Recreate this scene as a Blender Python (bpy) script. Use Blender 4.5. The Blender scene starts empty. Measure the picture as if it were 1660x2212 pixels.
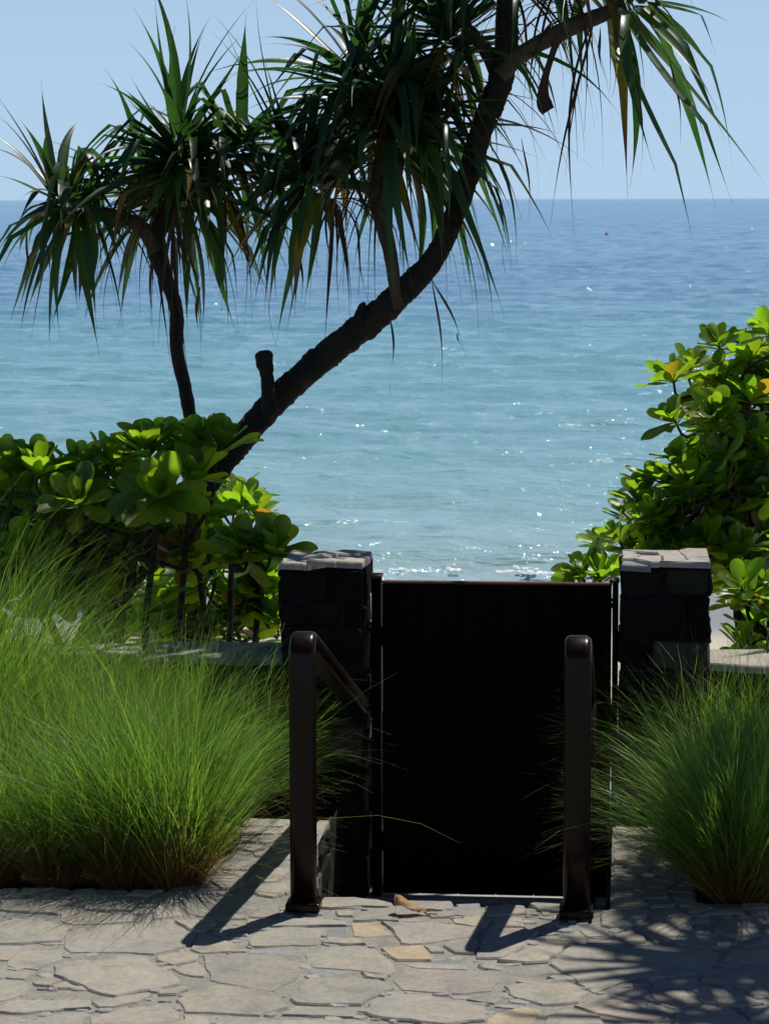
import bpy, bmesh, math, random
import numpy as np
from mathutils import Vector, Matrix, noise

R = random.Random(11)
NR = np.random.default_rng(5)
SC = bpy.context.scene
COL = SC.collection

# ------------------------------------------------------------------ camera
PW, PH, PF = 1660.0, 2212.0, 5777.0          # picture units used to measure the place
CAM = Vector((0, 0, 2.4))
YAW, PITCH, ROLL = math.radians(5.28), math.atan(676.0 / PF), 0.0024
_f0 = Vector((-math.sin(YAW), math.cos(YAW), 0))
_r0 = Vector((math.cos(YAW), math.sin(YAW), 0))
FW = (_f0 * math.cos(PITCH) + Vector((0, 0, -1)) * math.sin(PITCH)).normalized()
_u0 = _r0.cross(FW)
RT = _r0 * math.cos(ROLL) - _u0 * math.sin(ROLL)
UP = RT.cross(FW)
cam = bpy.data.cameras.new('camera')
cam.sensor_fit = 'VERTICAL'
cam.sensor_height = 36.0
cam.lens = PF * 36.0 / PH
cam.clip_start = 0.1
cam.clip_end = 60000
cam.dof.use_dof = True
cam.dof.focus_distance = 11.6
cam.dof.aperture_fstop = 11.0
co = bpy.data.objects.new('camera', cam)
COL.objects.link(co)
co.matrix_world = Matrix(((RT.x, UP.x, -FW.x, CAM.x), (RT.y, UP.y, -FW.y, CAM.y), (RT.z, UP.z, -FW.z, CAM.z), (0, 0, 0, 1)))
SC.camera = co

# ------------------------------------------------------------------ light
SUN_EL, SUN_AZ = math.radians(59.5), math.radians(34.0)
world = bpy.data.worlds.new('World')
SC.world = world
world.use_nodes = True
wt = world.node_tree
wt.nodes.clear()
sky = wt.nodes.new('ShaderNodeTexSky')
sky.sky_type = 'NISHITA'
sky.sun_disc = False
sky.sun_elevation = SUN_EL
sky.sun_rotation = SUN_AZ
sky.altitude = 0
sky.air_density = 0.6
sky.dust_density = 0.1
sky.ozone_density = 5.0
tint = wt.nodes.new('ShaderNodeMix')
tint.data_type = 'RGBA'
tint.blend_type = 'MULTIPLY'
tint.inputs[0].default_value = 1.0
tint.inputs[7].default_value = (0.96, 0.93, 1.06, 1)
bg = wt.nodes.new('ShaderNodeBackground')
bg.inputs[1].default_value = 0.06
wo = wt.nodes.new('ShaderNodeOutputWorld')
wt.links.new(sky.outputs[0], tint.inputs[6])
tc = wt.nodes.new('ShaderNodeTexCoord')            # pale sea haze, thickest at the horizon
sx = wt.nodes.new('ShaderNodeSeparateXYZ')
wt.links.new(tc.outputs['Generated'], sx.inputs[0])
hz = wt.nodes.new('ShaderNodeMapRange')
hz.interpolation_type = 'SMOOTHSTEP'
for i_, v_ in ((1, 0.0), (2, 0.36), (3, 0.90), (4, 0.0)):
    hz.inputs[i_].default_value = v_
wt.links.new(sx.outputs[2], hz.inputs[0])
veil = wt.nodes.new('ShaderNodeMix')
veil.data_type = 'RGBA'
veil.inputs[7].default_value = (0.465 / 0.06, 0.655 / 0.06, 0.865 / 0.06, 1)
wt.links.new(hz.outputs[0], veil.inputs[0])
wt.links.new(tint.outputs[2], veil.inputs[6])
wt.links.new(veil.outputs[2], bg.inputs[0])
wt.links.new(bg.outputs[0], wo.inputs[0])
sl = bpy.data.lights.new('sun', 'SUN')
sl.energy = 5.0
sl.angle = math.radians(0.53)
sl.color = (1.0, 0.95, 0.87)
so = bpy.data.objects.new('sun', sl)
COL.objects.link(so)
SUN = Vector((math.sin(SUN_AZ) * math.cos(SUN_EL), math.cos(SUN_AZ) * math.cos(SUN_EL), math.sin(SUN_EL)))
so.rotation_euler = SUN.to_track_quat('Z', 'Y').to_euler()
so.location = (6, 20, 20)
SC.view_settings.view_transform = 'Standard'
SC.view_settings.look = 'None'
SC.view_settings.exposure = 0.0
SC.view_settings.gamma = 1.0
SC.view_settings.use_curve_mapping = False
SC.cycles.max_bounces = 6
SC.cycles.transparent_max_bounces = 8
SC.cycles.caustics_reflective = False
SC.cycles.caustics_refractive = False

# ------------------------------------------------------------------ measuring helpers
def ray(x, y):
    return (FW * PF + RT * (x - PW / 2) - UP * (y - PH / 2)).normalized()
def at_z(x, y, z):
    d = ray(x, y)
    return CAM + d * ((z - CAM.z) / d.z)
def at_y(x, y, Y):
    d = ray(x, y)
    return CAM + d * (Y / d.y)
def proj(p):
    v = Vector(p) - CAM
    z = v.dot(FW)
    return (PW / 2 + PF * v.dot(RT) / z, PH / 2 - PF * v.dot(UP) / z, z)
def ppm(Y):                                   # picture units per metre at a distance
    return PF / Y

# ------------------------------------------------------------------ object helpers
def link(o, parent=None):
    COL.objects.link(o)
    if parent is not None:
        o.parent = parent
    return o
def mesh_obj(name, verts, faces, mat, parent=None, smooth=False, uvs=None, mats=None, mi=None):
    me = bpy.data.meshes.new(name)
    me.from_pydata([tuple(v) for v in verts], [], faces)
    finish(me, mat, smooth, uvs)
    return link(bpy.data.objects.new(name, me), parent)
def finish(me, mat, smooth, uvs=None):
    if mat is not None:
        me.materials.append(mat)
    if uvs is not None:                       # uvs: one pair per vertex
        uv = me.uv_layers.new(name='UVMap')
        li = np.empty(len(me.loops), dtype=np.int32)
        me.loops.foreach_get('vertex_index', li)
        uv.data.foreach_set('uv', np.asarray(uvs, dtype=np.float32)[li].ravel())
    if smooth:
        me.polygons.foreach_set('use_smooth', [True] * len(me.polygons))
    me.update()
def quads_mesh(name, V, Q, mat, uvs=None, smooth=False):      # big numpy meshes of quads
    me = bpy.data.meshes.new(name)
    V = np.asarray(V, dtype=np.float32); Q = np.asarray(Q, dtype=np.int32)
    me.vertices.add(len(V)); me.vertices.foreach_set('co', V.ravel())
    me.loops.add(Q.size); me.loops.foreach_set('vertex_index', Q.ravel())
    me.polygons.add(len(Q))
    me.polygons.foreach_set('loop_start', np.arange(0, Q.size, 4, dtype=np.int32))
    me.update(calc_edges=True)
    finish(me, mat, smooth, uvs)
    me.validate()
    return me
def empty(name, loc, label, cat, group=None):
    o = bpy.data.objects.new(name, None)
    o.location = loc
    o.empty_display_size = 0.1
    COL.objects.link(o)
    tag(o, label, cat, group)
    return o
def tag(o, label=None, cat=None, group=None, kind=None):
    if label: o['label'] = label
    if cat: o['category'] = cat
    if group: o['group'] = group
    if kind: o['kind'] = kind
    return o
def local(parent, pts):
    return [Vector(p) - parent.location for p in pts]
def bm_obj(name, bm, mat, parent=None, smooth=False):
    me = bpy.data.meshes.new(name)
    bm.normal_update()
    bm.to_mesh(me); bm.free()
    finish(me, mat, smooth)
    return link(bpy.data.objects.new(name, me), parent)
def box_bm(x0, x1, y0, y1, z0, z1, bev=0.004, jit=0.0, seg=1):
    bm = bmesh.new()
    g = bmesh.ops.create_cube(bm, size=1.0)['verts']
    for v in g:
        v.co = Vector(((x0 + x1) / 2 + v.co.x * (x1 - x0), (y0 + y1) / 2 + v.co.y * (y1 - y0), (z0 + z1) / 2 + v.co.z * (z1 - z0)))
        if jit:
            v.co += Vector((R.uniform(-jit, jit), R.uniform(-jit, jit), R.uniform(-jit, jit)))
    if bev:
        bmesh.ops.bevel(bm, geom=bm.edges[:], offset=bev, segments=seg, affect='EDGES', profile=0.5)
    return bm
def tube(pts, radii, seg=8, close=True, knob=0.0):
    """verts and faces of a tapered tube along pts"""
    pts = [Vector(p) for p in pts]
    V, F = [], []
    ref = Vector((0.3, 0.9, 0.2)).normalized()
    for i, p in enumerate(pts):
        t = (pts[min(i + 1, len(pts) - 1)] - pts[max(i - 1, 0)]).normalized()
        a = t.cross(ref).normalized(); b = t.cross(a)
        for k in range(seg):
            an = 2 * math.pi * k / seg
            r = radii[i]
            if knob:
                q = p + (a * math.cos(an) + b * math.sin(an)) * r
                r *= 1 + knob * noise.noise(q * 22) + 0.8 * knob * noise.noise(q * 75)
            V.append(p + (a * math.cos(an) + b * math.sin(an)) * r)
    for i in range(len(pts) - 1):
        for k in range(seg):
            k2 = (k + 1) % seg
            F.append((i * seg + k, i * seg + k2, (i + 1) * seg + k2, (i + 1) * seg + k))
    if close:
        F.append(tuple(range(seg))[::-1]); F.append(tuple((len(pts) - 1) * seg + k for k in range(seg)))
    return V, F
def spline(pts, n):
    """Catmull-Rom through tuples of any length, n samples per span"""
    P = [np.array(p, dtype=float) for p in pts]
    P = [2 * P[0] - P[1]] + P + [2 * P[-1] - P[-2]]
    out = []
    for i in range(1, len(P) - 2):
        for k in range(n):
            t = k / n
            out.append(0.5 * (2 * P[i] + (P[i + 1] - P[i - 1]) * t + (2 * P[i - 1] - 5 * P[i] + 4 * P[i + 1] - P[i + 2]) * t * t + (3 * P[i] - P[i - 1] - 3 * P[i + 1] + P[i + 2]) * t ** 3))
    out.append(P[-2])
    return out

# ------------------------------------------------------------------ material helpers
class NT:
    def __init__(self, name):
        self.m = bpy.data.materials.new(name)
        self.m.use_nodes = True
        self.t = self.m.node_tree
        self.t.nodes.clear()
        self.out = self.n('ShaderNodeOutputMaterial')
    def n(self, typ, **kw):
        nd = self.t.nodes.new(typ)
        for k, v in kw.items():
            if k.startswith('i_'):
                key = k[2:]
                key = int(key) if key.isdigit() else key.replace('_', ' ')
                nd.inputs[key].default_value = v
            else:
                setattr(nd, k, v)
        return nd
    def l(self, a, b):
        self.t.links.new(a, b)
    def ramp(self, src, stops, interp='LINEAR'):
        r = self.n('ShaderNodeValToRGB')
        r.color_ramp.interpolation = interp
        el = r.color_ramp.elements
        while len(el) < len(stops): el.new(0.5)
        for e, (p, c) in zip(el, stops):
            e.position = p; e.color = (c[0], c[1], c[2], 1)
        self.l(src, r.inputs[0])
        return r.outputs[0]
    def mix(self, fac, a, b, mode='MIX'):
        mx = self.n('ShaderNodeMix', data_type='RGBA', blend_type=mode)
        for s, i in ((fac, 0), (a, 6), (b, 7)):
            if hasattr(s, 'type') and hasattr(s, 'links'): self.l(s, mx.inputs[i])
            elif i == 0: mx.inputs[0].default_value = s
            else: mx.inputs[i].default_value = (s[0], s[1], s[2], 1)
        return mx.outputs[2]
    def math(self, op, a, b=None):
        mt = self.n('ShaderNodeMath', operation=op)
        for s, i in ((a, 0), (b, 1)):
            if s is None: continue
            if hasattr(s, 'links'): self.l(s, mt.inputs[i])
            else: mt.inputs[i].default_value = s
        return mt.outputs[0]
    def coords(self, kind='Object', scale=(1, 1, 1), rot=(0, 0, 0)):
        c = self.n('ShaderNodeTexCoord')
        mp = self.n('ShaderNodeMapping')
        mp.inputs['Scale'].default_value = scale
        mp.inputs['Rotation'].default_value = rot
        self.l(c.outputs[kind], mp.inputs[0])
        return mp.outputs[0]
    def pos(self, scale=(1, 1, 1)):
        g = self.n('ShaderNodeNewGeometry')
        mp = self.n('ShaderNodeMapping')
        mp.inputs['Scale'].default_value = scale
        self.l(g.outputs['Position'], mp.inputs[0])
        return mp.outputs[0]
    def noise(self, vec, scale, detail=4, rough=0.55, dist=0.0):
        nz = self.n('ShaderNodeTexNoise')
        nz.inputs['Scale'].default_value = scale
        nz.inputs['Detail'].default_value = detail
        nz.inputs['Roughness'].default_value = rough
        nz.inputs['Distortion'].default_value = dist
        self.l(vec, nz.inputs['Vector'])
        return nz.outputs[0]
    def bump(self, h, strength, dist, prev=None):
        b = self.n('ShaderNodeBump')
        b.inputs['Strength'].default_value = strength
        b.inputs['Distance'].default_value = dist
        self.l(h, b.inputs['Height'])
        if prev is not None: self.l(prev, b.inputs['Normal'])
        return b.outputs[0]
    def pbsdf(self, color, rough=0.6, normal=None, spec=0.5, **kw):
        p = self.n('ShaderNodeBsdfPrincipled')
        for s, key in ((color, 'Base Color'), (rough, 'Roughness')):
            if hasattr(s, 'links'): self.l(s, p.inputs[key])
            elif key == 'Base Color': p.inputs[key].default_value = (s[0], s[1], s[2], 1)
            else: p.inputs[key].default_value = s
        p.inputs['Specular IOR Level'].default_value = spec
        for k, v in kw.items(): p.inputs[k.replace('_', ' ')].default_value = v
        if normal is not None: self.l(normal, p.inputs['Normal'])
        return p
    def done(self, shader):
        self.l(shader, self.out.inputs[0])
        return self.m

def stone_mat(name, stops, dark=0.55, rough=0.8, bumpd=0.004, spec=0.3):
    t = NT(name)
    p = t.pos()
    oi = t.n('ShaderNodeObjectInfo')
    base = t.ramp(oi.outputs['Random'], stops)
    n1 = t.noise(p, 7.0, 6, 0.65, 0.6)
    n2 = t.noise(p, 42.0, 5, 0.7)
    n3 = t.noise(p, 260.0, 2, 0.5)
    mott = t.ramp(n1, [(0.28, (dark * 0.9,) * 3), (0.48, (0.92,) * 3), (0.75, (1.12, 1.1, 1.05))])
    n0 = t.noise(p, 2.6, 3, 0.5, 0.4)
    c = t.mix(1.0, base, t.ramp(n0, [(0.3, (0.86, 0.88, 0.92)), (0.5, (1, 0.985, 0.96)), (0.7, (1.05, 0.99, 0.92))]), 'MULTIPLY')
    c = t.mix(1.0, c, mott, 'MULTIPLY')
    fine = t.ramp(n2, [(0.3, (0.72, 0.72, 0.74)), (0.6, (1.05, 1.04, 1.02))])
    c = t.mix(0.8, c, fine, 'MULTIPLY')
    speck = t.ramp(n3, [(0.3, (0.7,) * 3), (0.5, (1, 1, 1))])
    c = t.mix(0.5, c, speck, 'MULTIPLY')
    b = t.bump(n1, 0.5, bumpd * 2.5)
    b = t.bump(n2, 0.6, bumpd, b)
    b = t.bump(n3, 0.35, bumpd * 0.4, b)
    return t.done(t.pbsdf(c, rough, b, spec).outputs[0])

M = {}
def plain_mat(name, c1, c2, scale, rough=0.9, bumpd=0.01, spec=0.2):
    t = NT(name)
    p = t.pos()
    n1 = t.noise(p, scale, 6, 0.65)
    n2 = t.noise(p, scale * 9, 4, 0.6)
    c = t.mix(t.ramp(n1, [(0.3, (0, 0, 0)), (0.7, (1, 1, 1))]), c1, c2)
    c = t.mix(0.6, c, t.ramp(n2, [(0.3, (0.6,) * 3), (0.65, (1.1,) * 3)]), 'MULTIPLY')
    b = t.bump(n1, 0.6, bumpd * 2); b = t.bump(n2, 0.8, bumpd, b)
    return t.done(t.pbsdf(c, rough, b, spec).outputs[0])
M['flag'] = stone_mat('sandstone', [(0.0, (0.275, 0.265, 0.235)), (0.25, (0.34, 0.325, 0.28)), (0.5, (0.315, 0.305, 0.275)), (0.72, (0.37, 0.345, 0.295)), (0.85, (0.32, 0.29, 0.26)), (1.0, (0.385, 0.35, 0.28))], 0.72)
M['slate'] = stone_mat('grey_stone_chips', [(0.0, (0.20, 0.215, 0.23)), (0.5, (0.28, 0.29, 0.30)), (1.0, (0.33, 0.33, 0.325))], 0.55, 0.75, 0.008)
M['chip'] = plain_mat('small_stone_chips', (0.24, 0.245, 0.25), (0.40, 0.375, 0.33), 12, 0.8, 0.006)
M['ochre'] = stone_mat('ochre_sandstone', [(0.0, (0.40, 0.34, 0.25)), (1.0, (0.43, 0.36, 0.255))], 0.8)
M['cap'] = stone_mat('pale_cap_stone', [(0.0, (0.36, 0.345, 0.32)), (0.5, (0.43, 0.40, 0.36)), (1.0, (0.40, 0.37, 0.335))], 0.7)
M['shaded_stone'] = stone_mat('shade_darkened_stone', [(0.0, (0.009, 0.009, 0.010)), (0.6, (0.014, 0.0138, 0.013)), (0.93, (0.02, 0.019, 0.016)), (0.97, (0.055, 0.053, 0.045)), (1.0, (0.10, 0.095, 0.075))], 0.5, 0.9, 0.010, 0.08)  # wall stone near black: the shade on its faces is put into the colour
M['mortar'] = plain_mat('grey_mortar', (0.20, 0.20, 0.185), (0.31, 0.295, 0.25), 8, 0.9, 0.006)
M['core'] = plain_mat('dark_mortar', (0.012, 0.012, 0.013), (0.03, 0.03, 0.03), 20)
M['soil'] = plain_mat('soil', (0.022, 0.017, 0.012), (0.05, 0.04, 0.028), 9, 0.95, 0.02)
M['concrete'] = plain_mat('concrete', (0.32, 0.32, 0.31), (0.42, 0.41, 0.39), 6, 0.85, 0.004)

def sand_mat():
    t = NT('sand')
    p = t.pos()
    n1 = t.noise(p, 1.2, 5); n2 = t.noise(p, 40, 3)
    dry = t.mix(n1, (0.42, 0.37, 0.30), (0.52, 0.46, 0.38))
    sep = t.n('ShaderNodeSeparateXYZ'); t.l(p, sep.inputs[0])
    nz = t.math('ADD', sep.outputs[1], t.math('MULTIPLY', t.noise(p, 0.25, 4), 3.0))
    mr = t.n('ShaderNodeMapRange'); mr.inputs[1].default_value = 26.5; mr.inputs[2].default_value = 29.5
    t.l(nz, mr.inputs[0])
    c = t.mix(mr.outputs[0], dry, (0.23, 0.215, 0.19))
    rg = t.math('SUBTRACT', 0.9, t.math('MULTIPLY', mr.outputs[0], 0.62))
    b = t.bump(n2, 0.5, 0.02)
    return t.done(t.pbsdf(c, rg, b, 0.5).outputs[0])
M['sand'] = sand_mat()

def metal_paint(name, col, rough=0.35, coat=0.4):
    t = NT(name)
    p = t.pos()
    n = t.noise(p, 60, 4); n1 = t.noise(t.pos((1, 1, 0.15)), 30, 4)
    c = t.mix(n1, tuple(x * 0.7 for x in col), tuple(x * 1.25 for x in col))
    rg = t.math('ADD', t.math('MULTIPLY', n, 0.22), rough - 0.1)
    b = t.bump(n, 0.15, 0.002)
    return t.done(t.pbsdf(c, rg, b, 0.12 if coat else 0.06, Coat_Weight=coat, Coat_Roughness=0.22).outputs[0])
M['bronze'] = metal_paint('brown_painted_steel', (0.0095, 0.0030, 0.0020), 0.32, 0.14)
M['gate'] = metal_paint('shade_darkened_gate_steel', (0.006, 0.003, 0.0025), 0.7, 0.0)  # rust brown steel darkened, the shade on its front painted into the colour
M['rust'] = metal_paint('rust_brown_steel', (0.10, 0.042, 0.028), 0.6, 0.0)

def bark_mat(name, c1, c2, rings=True):
    t = NT(name)
    p = t.pos()
    uv = t.n('ShaderNodeUVMap')
    n1 = t.noise(p, 9, 5, 0.65); n2 = t.noise(p, 60, 4, 0.7)
    c = t.mix(t.ramp(n1, [(0.3, (0, 0, 0)), (0.7, (1, 1, 1))]), c1, c2)
    c = t.mix(0.7, c, t.ramp(n2, [(0.3, (0.5,) * 3), (0.65, (1.15,) * 3)]), 'MULTIPLY')
    b = t.bump(n1, 0.6, 0.012); b = t.bump(n2, 0.7, 0.006, b)
    if rings:
        sp = t.n('ShaderNodeSeparateXYZ'); t.l(uv.outputs[0], sp.inputs[0])
        w = t.math('ADD', t.math('MULTIPLY', sp.outputs[1], 260.0), t.math('MULTIPLY', n1, 16.0))
        s = t.math('SINE', w)
        b = t.bump(s, 0.4, 0.003, b)
        c = t.mix(t.math('MULTIPLY', t.math('ADD', s, 1.0), 0.09), c, tuple(x * 0.45 for x in c1))
    return t.done(t.pbsdf(c, 0.85, b, 0.25).outputs[0])
M['bark'] = bark_mat('pandanus_bark', (0.05, 0.040, 0.028), (0.14, 0.11, 0.074))
M['bark_shaded'] = bark_mat('shade_darkened_pandanus_bark', (0.014, 0.0125, 0.010), (0.042, 0.035, 0.026))  # same bark, darker colour standing in for the backlit shade
M['stem'] = bark_mat('shrub_stem', (0.03, 0.025, 0.018), (0.08, 0.065, 0.045), False)

def leaf_mat(name, stops_len, trans, hue=0.03, rough=0.3, tw=0.45, spec=0.5, vrange=0.28):
    """colour along the leaf (UV v), per-leaf variation (UV u + object random), front gloss and translucency"""
    t = NT(name)
    uv = t.n('ShaderNodeUVMap')
    sp = t.n('ShaderNodeSeparateXYZ'); t.l(uv.outputs[0], sp.inputs[0])
    oi = t.n('ShaderNodeObjectInfo')
    rnd = t.math('FRACT', t.math('ADD', t.math('FLOOR', t.math('MULTIPLY', sp.outputs[0], 64.0)), oi.outputs['Random']))
    rnd = t.math('FRACT', t.math('ADD', t.math('MULTIPLY', t.math('FLOOR', t.math('MULTIPLY', sp.outputs[0], 64.0)), 0.6180339), oi.outputs['Random']))
    base = t.ramp(sp.outputs[1], stops_len)
    hs = t.n('ShaderNodeHueSaturation')
    t.l(t.math('ADD', 0.5 - hue, t.math('MULTIPLY', rnd, 2 * hue)), hs.inputs['Hue'])
    r2 = t.math('FRACT', t.math('MULTIPLY', rnd, 7.31))
    t.l(t.math('ADD', 1 - vrange, t.math('MULTIPLY', r2, 2 * vrange)), hs.inputs['Value'])
    t.l(base, hs.inputs['Color'])
    p = t.pos()
    n1 = t.noise(p, 35, 4, 0.6)
    c = t.mix(0.5, hs.outputs[0], t.ramp(n1, [(0.3, (0.65,) * 3), (0.65, (1.1,) * 3)]), 'MULTIPLY')
    tc = t.mix(1.0, c, trans, 'MULTIPLY')
    b = t.bump(n1, 0.15, 0.004)
    pb = t.pbsdf(c, rough, b, spec)
    tr = t.n('ShaderNodeBsdfTranslucent')
    t.l(tc, tr.inputs[0])
    ms = t.n('ShaderNodeMixShader')
    ms.inputs[0].default_value = tw
    t.l(pb.outputs[0], ms.inputs[1]); t.l(tr.outputs[0], ms.inputs[2])
    return t.done(ms.outputs[0])
G = (0.030, 0.065, 0.014)
M['strap'] = leaf_mat('pandanus_leaf', [(0.0, (0.045, 0.075, 0.02)), (0.15, (0.022, 0.055, 0.022)), (0.8, (0.020, 0.052, 0.022)), (0.93, (0.06, 0.055, 0.015)), (1.0, (0.03, 0.02, 0.01))], (2.7, 3.3, 1.0), 0.02, 0.38, 0.33, 0.45)
M['strap_old'] = leaf_mat('yellowing_pandanus_leaf', [(0.0, (0.07, 0.08, 0.02)), (0.3, (0.05, 0.075, 0.018)), (0.55, (0.11, 0.10, 0.015)), (0.7, (0.09, 0.05, 0.015)), (1.0, (0.03, 0.02, 0.012))], (2.2, 2.2, 0.9), 0.02, 0.4, 0.38)
M['strap_dry'] = leaf_mat('dry_pandanus_leaf', [(0.0, (0.08, 0.055, 0.03)), (1.0, (0.03, 0.022, 0.015))], (1.2, 1.0, 0.7), 0.01, 0.7, 0.15, 0.2)
M['lettuce'] = leaf_mat('beach_shrub_leaf', [(0.0, (0.12, 0.155, 0.035)), (0.3, (0.062, 0.112, 0.016)), (1.0, (0.062, 0.118, 0.014))], (6.2, 5.9, 1.4), 0.018, 0.38, 0.50)
M['lettuce_yellow'] = leaf_mat('yellow_beach_shrub_leaf', [(0.0, (0.20, 0.17, 0.03)), (1.0, (0.22, 0.17, 0.02))], (2.6, 2.3, 0.8), 0.02, 0.35, 0.5)
M['grass'] = leaf_mat('fountain_grass_blade', [(0.0, (0.30, 0.15, 0.05)), (0.24, (0.27, 0.15, 0.045)), (0.42, (0.115, 0.19, 0.034)), (0.85, (0.12, 0.225, 0.038)), (1.0, (0.22, 0.25, 0.09))], (2.1, 2.3, 1.2), 0.028, 0.42, 0.45, 0.4, vrange=0.5)
M['grass_dead'] = leaf_mat('dead_grass_blade', [(0.0, (0.20, 0.11, 0.045)), (0.5, (0.30, 0.22, 0.10)), (1.0, (0.40, 0.34, 0.19))], (1.3, 1.2, 0.9), 0.015, 0.6, 0.3, 0.2, vrange=0.4)
M['dry_leaf'] = leaf_mat('dry_brown_leaf', [(0.0, (0.30, 0.19, 0.10)), (0.6, (0.42, 0.27, 0.14)), (1.0, (0.36, 0.20, 0.07))], (1.2, 1.0, 0.7), 0.01, 0.6, 0.25, 0.2)

def sea_mat():
    t = NT('sea_water')
    p = t.pos()
    sp = t.n('ShaderNodeSeparateXYZ'); t.l(p, sp.inputs[0])
    d = t.math('LOGARITHM', t.math('MAXIMUM', sp.outputs[1], 1.0), 10.0)       # distance offshore, log10 metres
    pn = t.noise(t.pos((0.006, 0.03, 1)), 1.0, 5, 0.6)
    d2 = t.math('ADD', d, t.math('MULTIPLY', t.math('SUBTRACT', pn, 0.5), 0.34))
    f = t.math('MULTIPLY', t.math('SUBTRACT', d2, 1.5), 0.4)                       # 31 m ->0, 10 km ->1
    c = t.ramp(f, [(0.0, (0.36, 0.41, 0.40)), (0.03, (0.29, 0.42, 0.45)), (0.08, (0.21, 0.40, 0.45)), (0.19, (0.135, 0.33, 0.42)), (0.245, (0.11, 0.26, 0.41)), (0.31, (0.098, 0.235, 0.40)), (0.37, (0.108, 0.265, 0.415)), (0.46, (0.075, 0.225, 0.395)), (0.62, (0.06, 0.205, 0.375)), (1.0, (0.055, 0.195, 0.355))])
    w1 = t.noise(t.pos((0.35, 0.75, 1)), 1.0, 3, 0.5, 0.4)
    w2 = t.noise(t.pos((1.5, 3.2, 1)), 1.0, 4, 0.6, 0.3)
    w3 = t.noise(t.pos((0.05, 0.14, 1)), 1.0, 3, 0.5)
    b = t.bump(w3, 0.6, 1.0); b = t.bump(w1, 0.9, 0.42, b); b = t.bump(w2, 0.9, 0.17, b)
    mr = t.n('ShaderNodeMapRange'); mr.inputs[1].default_value = 2.1; mr.inputs[2].default_value = 3.3; mr.inputs[3].default_value = 0.42; mr.inputs[4].default_value = 0.05
    t.l(d, mr.inputs[0])
    pb = t.pbsdf(c, 0.10, b, 0.5)
    t.l(mr.outputs[0], pb.inputs['Specular IOR Level'])
    pb.inputs['IOR'].default_value = 1.33
    return t.done(pb.outputs[0])
M['sea'] = sea_mat()
M['glint'] = (lambda t: t.done(t.pbsdf((0.15, 0.33, 0.40), 0.16, None, 0.5).outputs[0]))(NT('glint_facet_water'))  # water colour of the added sun-glint facets
def foam_mat():
    t = NT('sea_foam')
    n = t.noise(t.pos(), 14, 4)
    return t.done(t.pbsdf((0.80, 0.82, 0.83), 0.35, t.bump(n, 0.8, 0.03), 0.5).outputs[0])
M['foam'] = foam_mat()
M['buoy'] = metal_paint('red_buoy_paint', (0.62, 0.06, 0.05), 0.4, 0.2)

# ------------------------------------------------------------------ levels and lines of the place
SEA_Z = -2.6
LIP_Y = at_z(830, 1952, 0).y                    # edge of the paving above the steps
XL = at_z(710, 1772, 0).x                       # left cheek of the stairwell
XR = at_z(1322, 1795, 0).x
PEN_Y = at_z(710, 1772, 0).y                    # back end of the side paving
GATE_Y, PIL_Y0, PIL_Y1 = 10.86, 10.70, 11.12
LAND_Z = at_y(1000, 1944, GATE_Y).z

# ------------------------------------------------------------------ ground
def sheet(name, polys, z, mat, kind='structure'):
    V, F = [], []
    for pl in polys:
        F.append(tuple(range(len(V), len(V) + len(pl))))
        for q in pl: V.append((q[0], q[1], q[2] if len(q) > 2 else z))
    o = mesh_obj(name, V, F, mat)
    o['kind'] = kind
    return o
BED_Y = at_z(250, 1922, 0).y
BED_XL = at_z(480, 1880, 0).x
BED_XR = at_z(1500, 1900, 0).x
paving = sheet('paving', [[(-40, -40), (40, -40), (40, BED_Y), (-40, BED_Y)],
                          [(BED_XL - 0.15, BED_Y), (XL, BED_Y), (XL, PEN_Y), (BED_XL + 0.12, PEN_Y)],
                          [(XR, BED_Y), (BED_XR, BED_Y), (BED_XR, PEN_Y), (XR, PEN_Y)],
                          [(XL, BED_Y), (XR, BED_Y), (XR, LIP_Y), (XL, LIP_Y)]] if LIP_Y > BED_Y else
                         [[(-40, -40), (40, -40), (40, LIP_Y), (-40, LIP_Y)],
                          [(-40, LIP_Y), (XL, LIP_Y), (XL, BED_Y), (-40, BED_Y)], [(XR, LIP_Y), (40, LIP_Y), (40, BED_Y), (XR, BED_Y)],
                          [(BED_XL - 0.15, BED_Y), (XL, BED_Y), (XL, PEN_Y), (BED_XL + 0.12, PEN_Y)],
                          [(XR, BED_Y), (BED_XR, BED_Y), (BED_XR, PEN_Y), (XR, PEN_Y)]], -0.006, M['mortar'])
sheet('planting_soil', [[(-40, BED_Y - 0.05), (XL - 0.01, BED_Y - 0.05), (XL - 0.01, 12.6), (-40, 12.6)],
                        [(XR + 0.01, BED_Y - 0.05), (40, BED_Y - 0.05), (40, 12.6), (XR + 0.01, 12.6)]], -0.05, M['soil'])
# stairwell: cheeks, steps, landing
STEP = [(LIP_Y, 0.0), (LIP_Y, LAND_Z / 3), (LIP_Y + 0.36, LAND_Z / 3), (LIP_Y + 0.36, LAND_Z * 2 / 3), (LIP_Y + 0.72, LAND_Z * 2 / 3), (LIP_Y + 0.72, LAND_Z), (13.0, LAND_Z)]
V, F = [], []
for (y, z) in STEP:
    V += [(XL, y, z - (0.014 if z == 0 else 0)), (XR, y, z - (0.014 if z == 0 else 0))]
for i in range(len(STEP) - 1):
    F.append((2 * i, 2 * i + 1, 2 * i + 3, 2 * i + 2))
steps = mesh_obj('steps', V, F, M['concrete']); steps['kind'] = 'structure'
V = [(XL, LIP_Y, -0.02), (XL, 12.6, -0.02), (XL, 12.6, -0.6), (XL, LIP_Y, -0.6), (XR, LIP_Y, -0.02), (XR, 12.6, -0.02), (XR, 12.6, -0.6), (XR, LIP_Y, -0.6)]
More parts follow.
